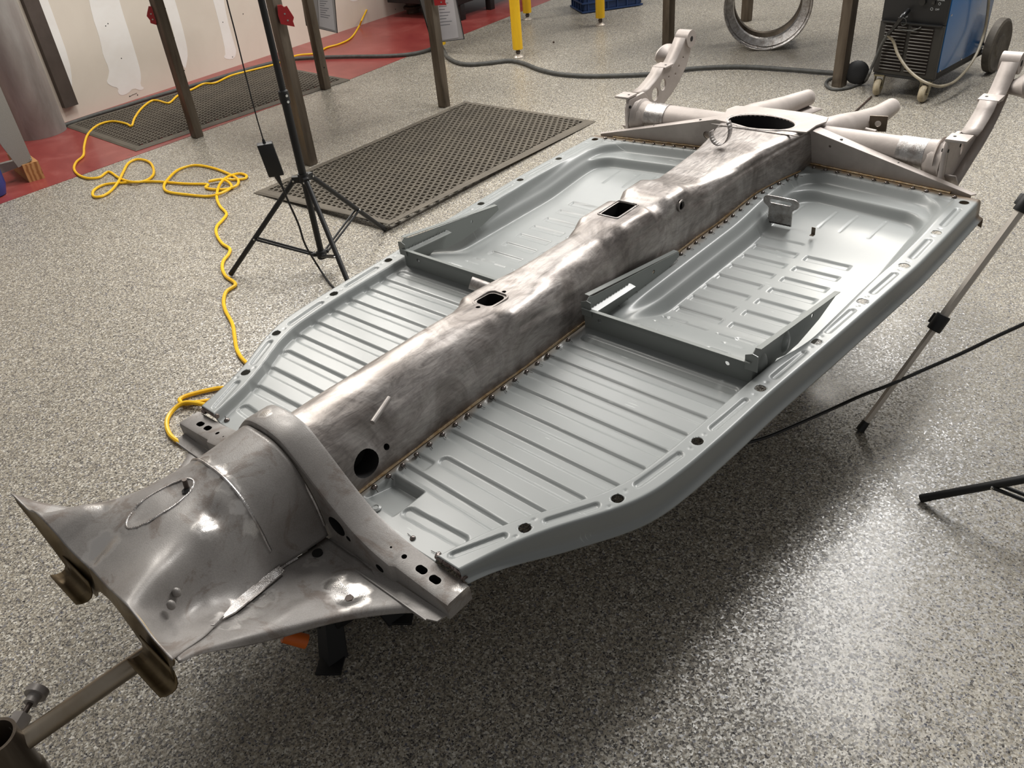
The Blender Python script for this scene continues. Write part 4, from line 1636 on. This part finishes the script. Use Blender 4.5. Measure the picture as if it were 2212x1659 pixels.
# ------------------------------------------------------------ mains adapter hanging from its cable
pb = Vector((-.70, 2.80, 0))
n = vdir(pb)
R_ = lambda x, y: vp(x, y, pb, n)
o = empty('power_adapter', (0, 0, 0))
q0, q1 = R_(571, 309), R_(597, 378)
d = (q1 - q0).normalized()
side = Vector((n[1], -n[0], 0))
o.location = (q0 + q1) / 2
bm = bmesh.new()
nn = d.cross(side).normalized()
box(bm, (0, 0, 0), (.052, .034, (q1 - q0).length), Matrix((side, nn, d)).transposed())
sd2 = (Matrix.Rotation(math.radians(22), 3, d) @ side)
bmobj('adapter_body', bm, M['black'], o, True, 30, .003)
bm = bmesh.new()
L0 = [R_(478, -60), R_(490, 0), R_(508, 70), R_(530, 160), R_(552, 245), R_(568, 300)]
sweep(bm, [p - o.location for p in catmull(L0, 5)], .0022, 6)
bmobj('cable', bm, M['black'], o)
bm = bmesh.new()
sweep(bm, [R_(568, 300) - o.location, q0 - o.location], [.004, .006], 8)
bmobj('strain_relief', bm, M['black'], o)
bm = bmesh.new()
sweep(bm, [q1 - o.location, R_(601, 386) - o.location, R_(609, 402) - o.location], [.010, .0085, .004], 8)
bmobj('strain_relief', bm, M['black'], o)
bm = bmesh.new()
fp1 = fl(722, 622, .004)
L1 = [R_(609, 402), R_(625, 440), R_(645, 485) * .97 + R_(645, 485) * .03, R_(660, 530)]
fpp = fl(690, 580, .02)
sweep(bm, [p - o.location for p in catmull(L1 + [fpp, fl(708, 606, .006), fp1, fl(760, 650, .004), fl(840, 690, .004)], 6)], .0038, 8)
bmobj('cable', bm, M['black'], o)
tag(o, 'black power adapter brick hanging on its cable beside the tripod pole', 'power adapter')

# ------------------------------------------------------------ cords and hoses
ycord = [(806, -14, .20), (800, 5, .12), (783, 40, .06), (775, 58, 0), (758, 82, 0), (733, 95, 0), (705, 103, 0), (684, 115, 0), (640, 120, .003), (600, 137, .012), (550, 150, .013), (500, 163, .013),
         (465, 179, .013), (440, 181, .013), (415, 193, .013), (385, 206, .013), (368, 221, .012), (358, 222, .012), (340, 217, .012), (325, 219, .012), (305, 235, .012), (291, 255, .012), (284, 272, .012),
         (272, 267, .013), (243, 262, .013), (212, 270, .012), (190, 290, 0), (182, 315, 0), (180, 336, 0), (165, 350, 0), (160, 365, 0), (170, 378, 0), (190, 385, 0), (215, 383, 0), (235, 371, 0),
         (258, 385, 0), (285, 393, .008), (315, 390, 0), (332, 375, 0), (325, 352, 0), (300, 344, 0), (278, 352, 0), (266, 372, 0), (256, 392, .008), (240, 412, 0), (220, 424, 0), (202, 424, 0), (203, 411, 0),
         (225, 399, 0), (262, 395, 0), (330, 392, 0), (400, 397, .0), (447, 398, .0), (444, 405, 0), (462, 409, 0), (492, 408, 0), (512, 400, .006), (514, 388, .006), (497, 377, 0), (460, 363, 0), (420, 357, 0),
         (385, 367, 0), (363, 387, .008), (354, 402, 0), (362, 414, 0), (400, 420, 0), (450, 424, 0), (478, 417, .008), (500, 404, 0), (490, 391, .008), (470, 388, .008), (452, 392, .008), (480, 387, .01), (505, 388, 0), (528, 386, 0), (532, 379, 0), (515, 375, 0),
         (490, 383, .012), (474, 400, .012), (468, 425, 0), (475, 445, 0), (489, 461, 0), (482, 474, 0), (468, 490, 0), (468, 507, 0), (480, 526, 0), (496, 537, 0), (494, 549, 0), (483, 563, 0), (480, 579, 0),
         (488, 597, 0), (509, 614, 0), (489, 630, 0), (483, 650, 0), (487, 671, 0), (502, 700, 0), (507, 730, 0), (512, 756, 0), (527, 779, 0), (555, 800, 0), (590, 825, 0), (560, 842, 0), (487, 838, 0), (454, 842, 0), (406, 854, 0),
         (388, 864, 0), (398, 872, 0), (430, 868, 0), (490, 862, 0), (560, 868, .0), (540, 885, 0), (470, 880, .0), (420, 870, .008), (392, 872, .008), (369, 892, 0), (360, 913, 0), (366, 937, 0), (385, 954, 0), (409, 965, 0), (470, 985, 0), (560, 990, 0)]
tag(tubeobj('extension_cord', [fl(x, y, .0062 + z + .002) for x, y, z in ycord], .0066, M['yellow'], None, 8, 5), 'yellow extension cord looping across the floor from the wall to under the chassis', 'cord')
hz_ = [(130, 274), (200, 250), (260, 232), (340, 207), (420, 184), (500, 160), (560, 143), (620, 129), (690, 124), (760, 122), (830, 121), (885, 117), (925, 108), (945, 98), (958, 108), (965, 122), (985, 134), (1012, 139), (1055, 136), (1100, 131),
       (1132, 137), (1165, 150), (1210, 160), (1270, 164), (1340, 163), (1400, 160), (1455, 153), (1510, 147), (1600, 144), (1690, 149), (1780, 156), (1815, 158)]
tag(tubeobj('rubber_hose', [fl(x, y, .0150) for x, y in hz_], .0125, M['hose'], None, 12, 5), 'thick grey rubber hose along the wall and behind the chassis', 'hose')
e = fl(1843, 182)
bm = bmesh.new()
lathe(bm, [(.030, 0), (.058, .004), (.060, .012), (.060, .035), (.052, .042), (.020, .044)], axmat((e.x + .01, e.y, .062), (-.35, -.9, .25)), 24)
tag(bmobj('hose_reel_plug', bm, M['black']), 'round black plug standing on edge behind the bench leg', 'plug')
tag(tubeobj('black_cable', [fl(1380, 1010, .006), fl(1480, 985, .006), fl(1582, 962, .006), fl(1650, 946, .01), fl(1725, 915, .03), fl(1800, 882, .06), fl(1860, 855, .10), fl(1920, 832, .13), fl(2000, 797, .16), fl(2080, 762, .20), fl(2150, 728, .24), fl(2215, 698, .28), fl(2290, 660, .33)], .0046, M['blackgloss'], None, 8, 6), 'black cable running from under the chassis up past the silver tripod leg', 'cable')
rd_a, rd_b = fl(1842, 248), fl(1882, 211)
bm = bmesh.new()
cyl(bm, rd_a + Vector((0, 0, .005)), rd_b + Vector((0, 0, .005)), .0045, n=8)
tag(bmobj('filler_rod', bm, M['rust']), 'thin brown metal rod lying on the floor below the welder castors', 'metal rod')
q = fl(1196, 93)
bm = bmesh.new()
bmesh.ops.create_icosphere(bm, subdivisions=1, radius=.008, matrix=Matrix.Translation((q.x, q.y, .006)))
tag(bmobj('pebble', bm, M['rust']), 'tiny dark pebble on the floor between the yellow legs', 'pebble')

# ------------------------------------------------------------ big steel pipe, wall channel, cabinet foot, timber
pc_ = fl(91, 288)
bm = bmesh.new()
pipe_end(bm, (0, 0, 0.002), (0, 0, 1.5), .142, .006, 48)
o = bmobj('steel_pipe', bm, M['galv'])
o.location = (pc_.x, pc_.y, 0)
tag(o, 'large weathered steel pipe standing upright in front of the wall', 'pipe')
bm = bmesh.new()
qa = [wpl(42, -20, wb0 + wn * .004), wpl(132, 226, wb0 + wn * .004), wpl(163, 224, wb0 + wn * .004), wpl(68, -20, wb0 + wn * .004)]
ctr = sum(qa, Vector()) / 4
dz = Vector((0, 0, 1))
zb, zt = min(p.z for p in qa), max(p.z for p in qa)
hw = (qa[2] - qa[1]).dot(wd_) / 2
xc = (qa[1] + qa[2]) / 2
hw = abs(hw)
sec = [(-hw, 0), (-hw, .038), (hw, .038), (hw, 0), (hw - .005, 0), (hw - .005, .033), (-hw + .005, .033), (-hw + .005, 0)]
prism(bm, [Vector((xc.x, xc.y, zb)) + wd_ * a + wn * (b - .002) for a, b in sec], (0, 0, 1.2))
o = bmobj('steel_channel', bm, M['milldark'], None, True, 30, .0015)
tag(o, 'dark steel channel with two bolt holes fixed upright to the wall', 'steel channel')
for px_, py_ in ((71, 20), (133, 172)):
    c_ = wpl(px_, py_, wb0 + wn * .0375)
    bm = bmesh.new()
    cyl(bm, c_ - wn * .0035, c_ + wn * .0012, .0105, n=14)
    bmobj('bolt_hole', bm, M['inside'], o)
w0_, w1_ = fl(64, 395), fl(98, 385)
bu = (w1_ - w0_).normalized()
bv = Vector((-bu.y, bu.x, 0))
bm = bmesh.new()
prism(bm, [w0_, w1_, w1_ + bv * .30 - bu * .0, w0_ + bv * .30], (0, 0, .093))
tag(bmobj('timber_block', bm, M['wood'], None, True, 30, .002), 'sawn timber block under the grey cabinet side', 'timber block')
bpl = w0_ + bv * .012
bm = bmesh.new()
cb = [(70, 346), (40, 362), (27, 345), (4, 315), (-30, 262), (-120, 60), (-40, 60), (0, 186)]
nn2 = (bv.x, bv.y)
prism(bm, [vp(x, y, bpl, nn2) for x, y in cb], bv * .022)
o = bmobj('cabinet_side', bm, M['cabinet'], None, True, 30, .0015)
tag(o, 'grey metal cabinet side standing on a timber block at the left edge', 'cabinet')
bm = bmesh.new()
c_ = vp(66, 343, bpl, nn2)
cyl(bm, c_, c_ - bv * .003, .004, n=8)
bmobj('screw', bm, M['chrome'], o)
bm = bmesh.new()
bp2 = w0_ + bv * .08
prism(bm, [vp(x, y, bp2, nn2) for x, y in [(40, 345), (38, 362), (-60, 400), (-60, 370)]], bv * .03)
bmobj('base_rail', bm, M['cabinet'], o, False)
c_ = vp(-24, 395, w0_ - bv * .05, nn2)
bm = bmesh.new()
lathe(bm, [(.02, 0), (.055, .004), (.070, .05), (.074, .16), (.070, .28), (.05, .33), (.02, .34)], Matrix.Translation((c_.x, c_.y, .002)), 28)
tag(bmobj('blue_cylinder', bm, newmat('blue_cylinder_paint', rgb(48, 70, 140), .4, 0, .2)), 'blue rounded bottle cut by the left edge beside the cabinet', 'gas bottle')

# ------------------------------------------------------------ yellow-legged bench
YL = [fl(1120, 124), fl(1297, 55), fl(1140, 43), fl(955, 113)]
c_ = sum(YL, Vector()) / 4
yd = ((YL[1] - YL[0]) + (YL[2] - YL[3])).normalized()
ya = math.atan2(yd.y, yd.x)
r = empty('yellow_bench', c_, ya)
tag(r, 'bench on round yellow legs with levelling feet standing behind the hose', 'workbench')
Ri = Matrix.Rotation(-ya, 4, 'Z')
for p in YL:
    l = Ri @ (p - c_)
    bm = bmesh.new()
    cyl(bm, (l.x, l.y, .055), (l.x, l.y, .86), .034, n=24)
    lg = bmobj('leg', bm, M['yellowp'], r, bevel=.002)
    bm = bmesh.new()
    cyl(bm, (l.x, l.y, .018), (l.x, l.y, .056), .0125, n=12)
    cyl(bm, (l.x, l.y, .030), (l.x, l.y, .040), .017, n=6)
    bmobj('threaded_stem', bm, M['milldark'], lg)
    bm = bmesh.new()
    lathe(bm, [(.036, .001), (.036, .006), (.026, .014), (.014, .022)], Matrix.Translation((l.x, l.y, 0)), 20)
    bmobj('levelling_foot', bm, M['alu'], lg)
bm = bmesh.new()
box(bm, (0, 0, .885), (1.1, .76, .05))
bmobj('tabletop', bm, M['milldark'], r, bevel=.002)

# blue crate
A_, B_, C_ = fl(1260, 30), fl(1385, 12), fl(1237, 14)
u_ = (B_ - A_).normalized()
L_ = (B_ - A_).length
v_ = Vector((-u_.y, u_.x, 0))
r = empty('plastic_crate', A_, math.atan2(u_.y, u_.x))
tag(r, 'blue ribbed plastic crate on the floor behind the yellow legs', 'crate')
Dp = .30
H_ = .20
bm = bmesh.new()
for (x0, y0, x1, y1) in ((0, 0, L_, .012), (0, Dp - .012, L_, Dp), (0, 0, .012, Dp), (L_ - .012, 0, L_, Dp)):
    box(bm, ((x0 + x1) / 2, (y0 + y1) / 2, H_ / 2 + .012), (x1 - x0, y1 - y0, H_ - .02))
box(bm, (L_ / 2, Dp / 2, .012), (L_, Dp, .012))
bmobj('crate_body', bm, M['bluecrate'], r, True, 30)
for z in (.012, .075, .14, .20):
    bm = bmesh.new()
    box(bm, (L_ / 2, -.006, z), (L_ + .02, .014, .012))
    box(bm, (-.006, Dp / 2, z), (.014, Dp + .02, .012))
    bmobj('rib', bm, M['bluecrate'], r, True, 30)
for k in range(6):
    bm = bmesh.new()
    box(bm, ((k + .5) * L_ / 6, -.005, .106), (.008, .012, .19))
    bmobj('rib', bm, M['bluecrate'], r, True, 30)
    if k < 5:
        bm = bmesh.new()
        box(bm, (-.005, (k + .5) * Dp / 5, .106), (.012, .008, .19))
        bmobj('rib', bm, M['bluecrate'], r, True, 30)

# dark machine base far back and stacked pipe flanges
f_ = fl(1074, 21)
mu = wd_
r = empty('black_cabinet', f_, math.atan2(wd_.y, wd_.x))
tag(r, 'low black steel cabinet on feet far back on the red floor', 'cabinet')
bm = bmesh.new()
box(bm, (.05, .42, .62), (1.05, .75, 1.0))
bmobj('cabinet_body', bm, M['black'], r, True, 30, .004)
for x_ in (0, -.40, .5):
    bm = bmesh.new()
    box(bm, (x_, .07, .06), (.055, .055, .118))
    bmobj('foot', bm, M['black'], r, True, 30, .002)
f_ = fl(893, 27)
bm = bmesh.new()
pr = []
z = .0
for k in range(4):
    pr += [(.058, z), (.058, z + .030), (.078, z + .034), (.080, z + .040), (.080, z + .050), (.074, z + .056), (.050, z + .060), (.050, z + .066)]
    z += .070
lathe(bm, pr, Matrix.Translation((f_.x, f_.y, .002)), 28)
tag(bmobj('flange_stack', bm, M['rust'], None, True, 30), 'stack of dark iron pipe flanges by the wall corner', 'pipe flanges')

# ------------------------------------------------------------ wheel rims standing under the second bench
ct = fl(1650, 110)
for k, (off, rr, lab) in enumerate(((0, .262, 'bare steel wheel rim band standing under the bench, nearest of the two'), (.165, .262, 'bare steel wheel rim band standing behind the first one under the bench'))):
    ax = Vector((.30, .95, 0)).normalized()
    bm = bmesh.new()
    w__ = .135
    pf = [(rr, 0), (rr - .002, .004), (rr - .010, .009), (rr - .014, .030), (rr - .020, .034), (rr - .052, .048), (rr - .056, .078), (rr - .022, .092), (rr - .016, .125), (rr - .004, .132), (rr, w__)]
    inn = [(a - .004, b) for a, b in pf[::-1]]
    o0 = Vector((ct.x, ct.y, rr + .002)) + ax * off
    lathe(bm, pf + inn, axmat(o0, ax), 72, True)
    tag(bmobj('wheel_rim', bm, M['shiny'] if k == 0 else M['mill'], None, True, 30), lab, 'wheel rim', 'wheel rims under the bench')

# ------------------------------------------------------------ welder
c1, c2_ = fl(1893, 206), fl(1990, 221)
wu = (c2_ - c1).normalized()
wv = Vector((-wu.y, wu.x, 0))
r = empty('welding_machine', c1, math.atan2(wu.y, wu.x))
tag(r, 'blue and black welding machine on castors with vented front panel', 'welder')
WB, WF, WZ0, WZ1 = -.038, .268, .112, .74
bm = bmesh.new()
box(bm, ((WB + WF) / 2, .30, (WZ0 + WZ1) / 2), (WF - WB - .006, .56, WZ1 - WZ0))
bmobj('cabinet_body', bm, M['black'], r, True, 30, .004)
bm = bmesh.new()
box(bm, (WF - .001, .305, (WZ0 + WZ1) / 2 + .012), (.006, .53, WZ1 - WZ0 - .03))
sp = bmobj('side_panel', bm, M['blue'], r, True, 30, .001)
for (yy, zz) in ((.06, .145), (.55, .145), (.06, .40), (.55, .40), (.3, .145)):
    bm = bmesh.new()
    cyl(bm, (WF + .001, yy, zz), (WF + .005, yy, zz), .005, n=8)
    bmobj('screw', bm, M['chrome'], sp)
bm = bmesh.new()
box(bm, ((WB + WF) / 2, .016, .555), (WF - WB + .006, .022, .385))
fp_ = bmobj('control_panel', bm, M['black'], r, True, 30, .004)
bm = bmesh.new()
box(bm, ((WB + WF) / 2, .014, .236), (WF - WB + .008, .026, .250))
gp_ = bmobj('vent_panel', bm, newmat('charcoal_plastic', rgb(44, 42, 38), .45), r, True, 30, .006)
bm = bmesh.new()
box(bm, ((WB + WF) / 2, -.004, .362), (WF - WB - .01, .018, .008))
bmobj('vent_hood', bm, M['blackgloss'], gp_, True, 30, .003)
slm = None
for c0, c3 in ((WB + .030, WB + .138), (WB + .158, WB + .266)):
    for k in range(14):
        z = .138 + k * .0155
        o = None
        if slm is None:
            bm = bmesh.new()
            v = box(bm, (0, 0, 0), (.108, .012, .005), Matrix.Rotation(math.radians(-25), 3, 'X'))
            o = bmobj('slat', bm, M['black'], gp_, True, 30, .001)
            slm = o.data
            slm.materials.clear()
            slm.materials.append(newmat('slat_plastic', rgb(74, 70, 64), .35))
        else:
            o = link(bpy.data.objects.new('slat', slm), gp_)
        o.location = ((c0 + c3) / 2, -.003, z)
    bm = bmesh.new()
    box(bm, ((c0 + c3) / 2, .0006, .240), (.110, .002, .222))
    bmobj('vent_recess', bm, newmat('vent_dark', rgb(30, 20, 16), .8), gp_, False)
# stripe, sockets, switch
bm = bmesh.new()
box(bm, ((WB + WF) / 2, .004, .60), (WF - WB - .03, .003, .012))
bmobj('blue_stripe', bm, newmat('stripe_blue', rgb(24, 88, 150), .4), fp_, False)


def txt(s, x, z, size, parent, mat=None, name='lettering'):
    cu = bpy.data.curves.new('t', 'FONT')
    cu.body = s
    cu.size = size
    cu.extrude = .0004
    cu.align_x = 'CENTER'
    t = bpy.data.objects.new('t', cu)
    C.objects.link(t)
    me = bpy.data.meshes.new_from_object(t.evaluated_get(bpy.context.evaluated_depsgraph_get()))
    bpy.data.objects.remove(t)
    me.transform(Matrix.Translation((x, .0035, z)) @ Matrix.Rotation(math.radians(90), 4, 'X'))
    me.materials.clear()
    me.materials.append(mat or M['white'])
    return link(bpy.data.objects.new(name, me), parent)


txt('VOLTS', .175, .595, .013, fp_)
txt('ON', .216, .500, .011, fp_)
txt('POWER', .228, .470, .012, fp_)
txt('OFF', .222, .428, .011, fp_)
txt('OUTPUT', .072, .385, .009, fp_)
bm = bmesh.new()
for z in (.432,):
    lathe(bm, [(.005, 0), (.0065, 0), (.0065, .001), (.005, .001)], axmat((.196, .004, z), (0, -1, 0)), 16, True)
lathe(bm, [(.0045, 0), (.0058, 0), (.0058, .001), (.0045, .001)], axmat((.228, .004, .457), (0, -1, 0)), 16, True)
box(bm, (.205, .004, .508), (.0015, .001, .016))
bmobj('switch_marks', bm, M['white'], fp_, False)
bm = bmesh.new()
box(bm, (.200, .002, .468), (.016, .012, .030))
bmobj('power_switch', bm, M['blackgloss'], fp_, True, 30, .002)
bm = bmesh.new()
lathe(bm, [(.036, 0), (.036, .010), (.028, .014), (.024, .006)], axmat((.080, .006, .566), (0, -1, 0)), 26)
bmobj('torch_socket', bm, M['blackgloss'], fp_)
bm = bmesh.new()
cyl(bm, (.004, .006, .515), (.004, -.001, .515), .014, n=18)
bmobj('blank_plug', bm, M['inside'], fp_)
bm = bmesh.new()
cyl(bm, (.15, .006, .462), (.15, -.012, .462), .016, n=18)
bmobj('trigger_socket', bm, M['blackgloss'], fp_, bevel=.002)
bm = bmesh.new()
cyl(bm, (.218, .006, .60), (.218, -.016, .60), .030, .024, n=22)
box(bm, (.216, -.018, .58), (.010, .012, .075), Matrix.Rotation(math.radians(-15), 3, 'Y'))
bmobj('voltage_knob', bm, M['blackgloss'], fp_, bevel=.001)
# castors in front, big wheels behind
for a, yaw in ((.0, 12), (.236, 4)):
    hb_ = empty('castor', (a, .0, 0), math.radians(yaw), r)
    bm = bmesh.new()
    lathe(bm, [(.012, -.014), (.034, -.016), (.041, -.008), (.042, .0), (.041, .008), (.034, .016), (.012, .014)], axmat((0, 0, .043), (1, 0, 0)), 26)
    bmobj('wheel', bm, M['castor'], hb_)
    bm = bmesh.new()
    for s in (-1, 1):
        prism(bm, [(s * .020, -.012, .036), (s * .020, .012, .036), (s * .020, .040, .100), (s * .020, -.004, .100)], (s * .002, 0, 0))
    box(bm, (0, .020, .102), (.050, .062, .006))
    cyl(bm, (-.024, 0, .043), (.024, 0, .043), .005, n=10)
    bmobj('fork', bm, M['zinc'], hb_, True, 30)
bm = bmesh.new()
box(bm, ((WB + WF) / 2, .33, .106), (WF - WB - .01, .66, .012))
bmobj('chassis_tray', bm, M['black'], r, True, 30, .002)
for a in (WF + .012, WB - .052):
    bm = bmesh.new()
    lathe(bm, [(.055, .0), (.058, .006), (.100, .008), (.118, .0), (.134, .006), (.136, .022), (.134, .042), (.122, .048), (.104, .040), (.060, .040), (.052, .046)], axmat((a, .66, .137), (1, 0, 0)), 44)
    wh = bmobj('rear_wheel', bm, M['wheelrub'], r, True, 35)
    bm = bmesh.new()
    lathe(bm, [(.0, .045), (.020, .046), (.050, .042), (.055, .030)][::-1], axmat((a, .66, .137), (1, 0, 0)), 24)
    bmobj('hub_cap', bm, M['milldark'], wh)
bm = bmesh.new()
cyl(bm, (WB - .05, .66, .137), (WF + .05, .66, .137), .009, n=10)
bmobj('axle', bm, M['milldark'], r)


def wf(px_, py_, off):
    b = c1 - wv * off
    q = vp(px_, py_, b, (wv.x, wv.y))
    return q


inv = Matrix.Rotation(-math.atan2(wu.y, wu.x), 4, 'Z')
tl = lambda p: inv @ (p - c1)
tg = [wf(1962, 22, .01), wf(1950, 35, .05), wf(1935, 55, .055), wf(1918, 74, .05), wf(1904, 98, .03), wf(1892, 125, .03), wf(1882, 148, .03), wf(1876, 163, .03)]
bm = bmesh.new()
tt_ = catmull([tl(p) for p in tg[:4]], 8)
sweep(bm, tt_, [.012 if i < 12 else (.0085 if i % 2 else .0105) for i in range(len(tt_))], 10)
o = bmobj('torch_boot', bm, M['blackgloss'], r)
g_ = [tl(p) for p in tg[3:]] + [tl(fl(1868, 176, .02)), tl(fl(1850, 184, .008)), tl(fl(1828, 191, .008)), tl(fl(1800, 193, .008)), tl(fl(1784, 184, .008)), tl(fl(1790, 172, .008)), tl(fl(1815, 166, .008)), tl(fl(1850, 168, .008)), tl(fl(1872, 150, .008))]
bm = bmesh.new()
sweep(bm, catmull(g_, 6), .0075, 8)
bmobj('torch_cable', bm, M['hose'], r)
gc = [tg[3] + Vector((0, 0, -.005)), wf(1930, 90, .035), wf(1940, 118, .05), wf(1960, 148, .07), wf(1985, 170, .09)]
sidp = lambda px_, py_, o_: vp(px_, py_, c1 + wu * (WF + o_), (wu.x, wu.y))
gc += [sidp(2012, 183, .03), sidp(2035, 186, .05), sidp(2062, 176, .06), sidp(2088, 150, .06), sidp(2110, 115, .06), sidp(2126, 70, .05), sidp(2133, 30, .05), sidp(2138, -25, .05)]
bm = bmesh.new()
sweep(bm, catmull([tl(p) for p in gc], 6), .0070, 8)
bmobj('work_cable', bm, mottled('grey_cable', rgb(150, 140, 120), rgb(120, 112, 96), .5, 0, 20), r)
bm = bmesh.new()
sweep(bm, catmull([tl(wf(1937, 50, .05)), tl(wf(1940, 60, .04)), tl(wf(1952, 65, .03)), tl(wf(1970, 66, .025)), tl(wf(1984, 62, .015)), tl(wf(1990, 58, .008))], 6), .003, 6)
sweep(bm, catmull([tl(wf(1940, 38, .06)), tl(wf(1955, 40, .06)), tl(wf(1957, 52, .05)), tl(wf(1948, 54, .05)), tl(wf(1946, 44, .05))], 6), .0014, 5)
bmobj('trigger_lead', bm, M['hose'], r)

# ------------------------------------------------------------ jack stand under the frame head
jc = Vector((-.405, 1.185, 0))
r = empty('jack_stand', jc, math.radians(38))
tag(r, 'black steel jack stand with orange handle under the frame head', 'jack stand')
hgt = .300
for k in range(4):
    a = math.radians(45 + 90 * k)
    ca, sa = math.cos(a), math.sin(a)
    f0 = Vector((ca * .135, sa * .135, .0))
    t0 = Vector((ca * .034, sa * .034, .215))
    u_ = Vector((-sa, ca, 0))
    bm = bmesh.new()
    for s in (-1, 1):
        w_b, w_t = .030, .020
        e = Vector((-ca, -sa, 0)) * .020 + u_ * s * .0
        pts = [f0 + Vector((0, 0, .002)), f0 + (u_ * s + Vector((-ca, -sa, 0))) * w_b + Vector((0, 0, .002)), t0 + (u_ * s + Vector((-ca, -sa, 0))) * w_t, t0]
        prism(bm, pts, Vector((-ca, -sa, 0)) * .004)
    bmobj('leg', bm, M['black'], r, True, 30)
    bm = bmesh.new()
    box(bm, f0 + Vector((-ca * .012, -sa * .012, .004)), (.052, .052, .006), Matrix.Rotation(a, 3, 'Z'))
    bmobj('foot', bm, M['black'], r, True, 30, .001)
bm = bmesh.new()
box(bm, (0, 0, .215), (.075, .075, .04))
for s in (-1, 1):
    for t in (0, PI / 2):
        d = Vector((math.cos(t), math.sin(t), 0)) * s * .072
        box(bm, d + Vector((0, 0, .075)), (.005, .10, .03), Matrix.Rotation(t, 3, 'Z'))
bmobj('collar', bm, M['black'], r, True, 30, .003)
bm = bmesh.new()
box(bm, (0, 0, .24), (.034, .028, .10))
for k in range(8):
    box(bm, (.019, 0, .20 + k * .010), (.006, .024, .005))
box(bm, (0, 0, .286), (.11, .055, .010))
box(bm, (-.05, 0, .294), (.012, .055, .020))
box(bm, (.05, 0, .294), (.012, .055, .020))
bmobj('ratchet_post', bm, M['milldark'], r, True, 30, .001)
ri = Matrix.Rotation(-math.radians(38), 4, 'Z')
ha, hb2 = fl(585, 1366, .215), fl(662, 1386, .175)
ha, hb2 = ri @ (ha - jc), ri @ (hb2 - jc)
dd = (hb2 - ha)
bm = bmesh.new()
cyl(bm, ha - dd * .8, ha + dd * .45, .007, n=12)
cyl(bm, ha - dd * .8, Vector((0, 0, .20)), .006, n=12)
hd = bmobj('handle', bm, M['alu'], r)
bm = bmesh.new()
cyl(bm, ha + dd * .35, ha + dd * 1.0, .0125, .0135, n=16)
bmobj('handle_grip', bm, M['orange'], hd, bevel=.004)

# ------------------------------------------------------------ support stand holding the front end
pA = c2w((-.43, -.03, -.100))
pB = c2w((-.728, -.013, -.100))
r = empty('support_stand', (pB.x, pB.y, 0))
tag(r, 'steel support stand with round arm and clamp bolt at the lower left', 'support stand')
lo = Vector((pB.x, pB.y, 0))
ax_ = (pB - pA).normalized()
post = pB + ax_ * .034
bm = bmesh.new()
sweep(bm, [pA - lo, pB + ax_ * .012 - lo], .0165, 28)
bmobj('support_arm', bm, mottled('drawn_tube_steel', rgb(172, 162, 148), rgb(146, 132, 112), .28, .85, 5, .4, 0, 0, (1, 1, 1)), r)
px0 = post - lo
bm = bmesh.new()
pipe_end(bm, (px0.x, px0.y, .012), (px0.x, px0.y, px0.z + .045), .033, .005, 36)
po = bmobj('post', bm, M['mill'], r)
bm = bmesh.new()
lathe(bm, [(.033, 0), (.036, .004), (.036, .03), (.033, .034)], Matrix.Translation((px0.x, px0.y, px0.z - .085)), 36)
bmobj('post_collar', bm, M['mill'], po)
bm = bmesh.new()
cyl(bm, (px0.x, px0.y, .002), (px0.x, px0.y, .014), .10, n=40)
bmobj('stand_base', bm, M['mill'], r, True, 30, .003)
# clamp nut, bolt and T-head on the far side of the post
ang_p = Vector((-.0, 0, 0))
n0 = c2w((-.735, .010, -.075))
bd_ = (c2w((-.60, .115, -.075)) - c2w((-.75, .0, -.075))).normalized()
st_p = Vector((px0.x, px0.y, px0.z + .012)) + bd_ * .028
bm = bmesh.new()
cyl(bm, st_p, st_p + bd_ * .028, .0155, n=6)
bmobj('clamp_nut', bm, M['galv'], r, True, 30, .001)
bm = bmesh.new()
cyl(bm, st_p + bd_ * .02, st_p + bd_ * .060, .0045, n=12)
bmobj('clamp_bolt', bm, M['milldark'], r)
bm = bmesh.new()
cyl(bm, st_p + bd_ * .050, st_p + bd_ * .066, .0105, n=18)
cyl(bm, st_p + bd_ * .064, st_p + bd_ * .076, .0175, n=22)
bmobj('bolt_knob', bm, M['galv'], r, True, 30, .001)
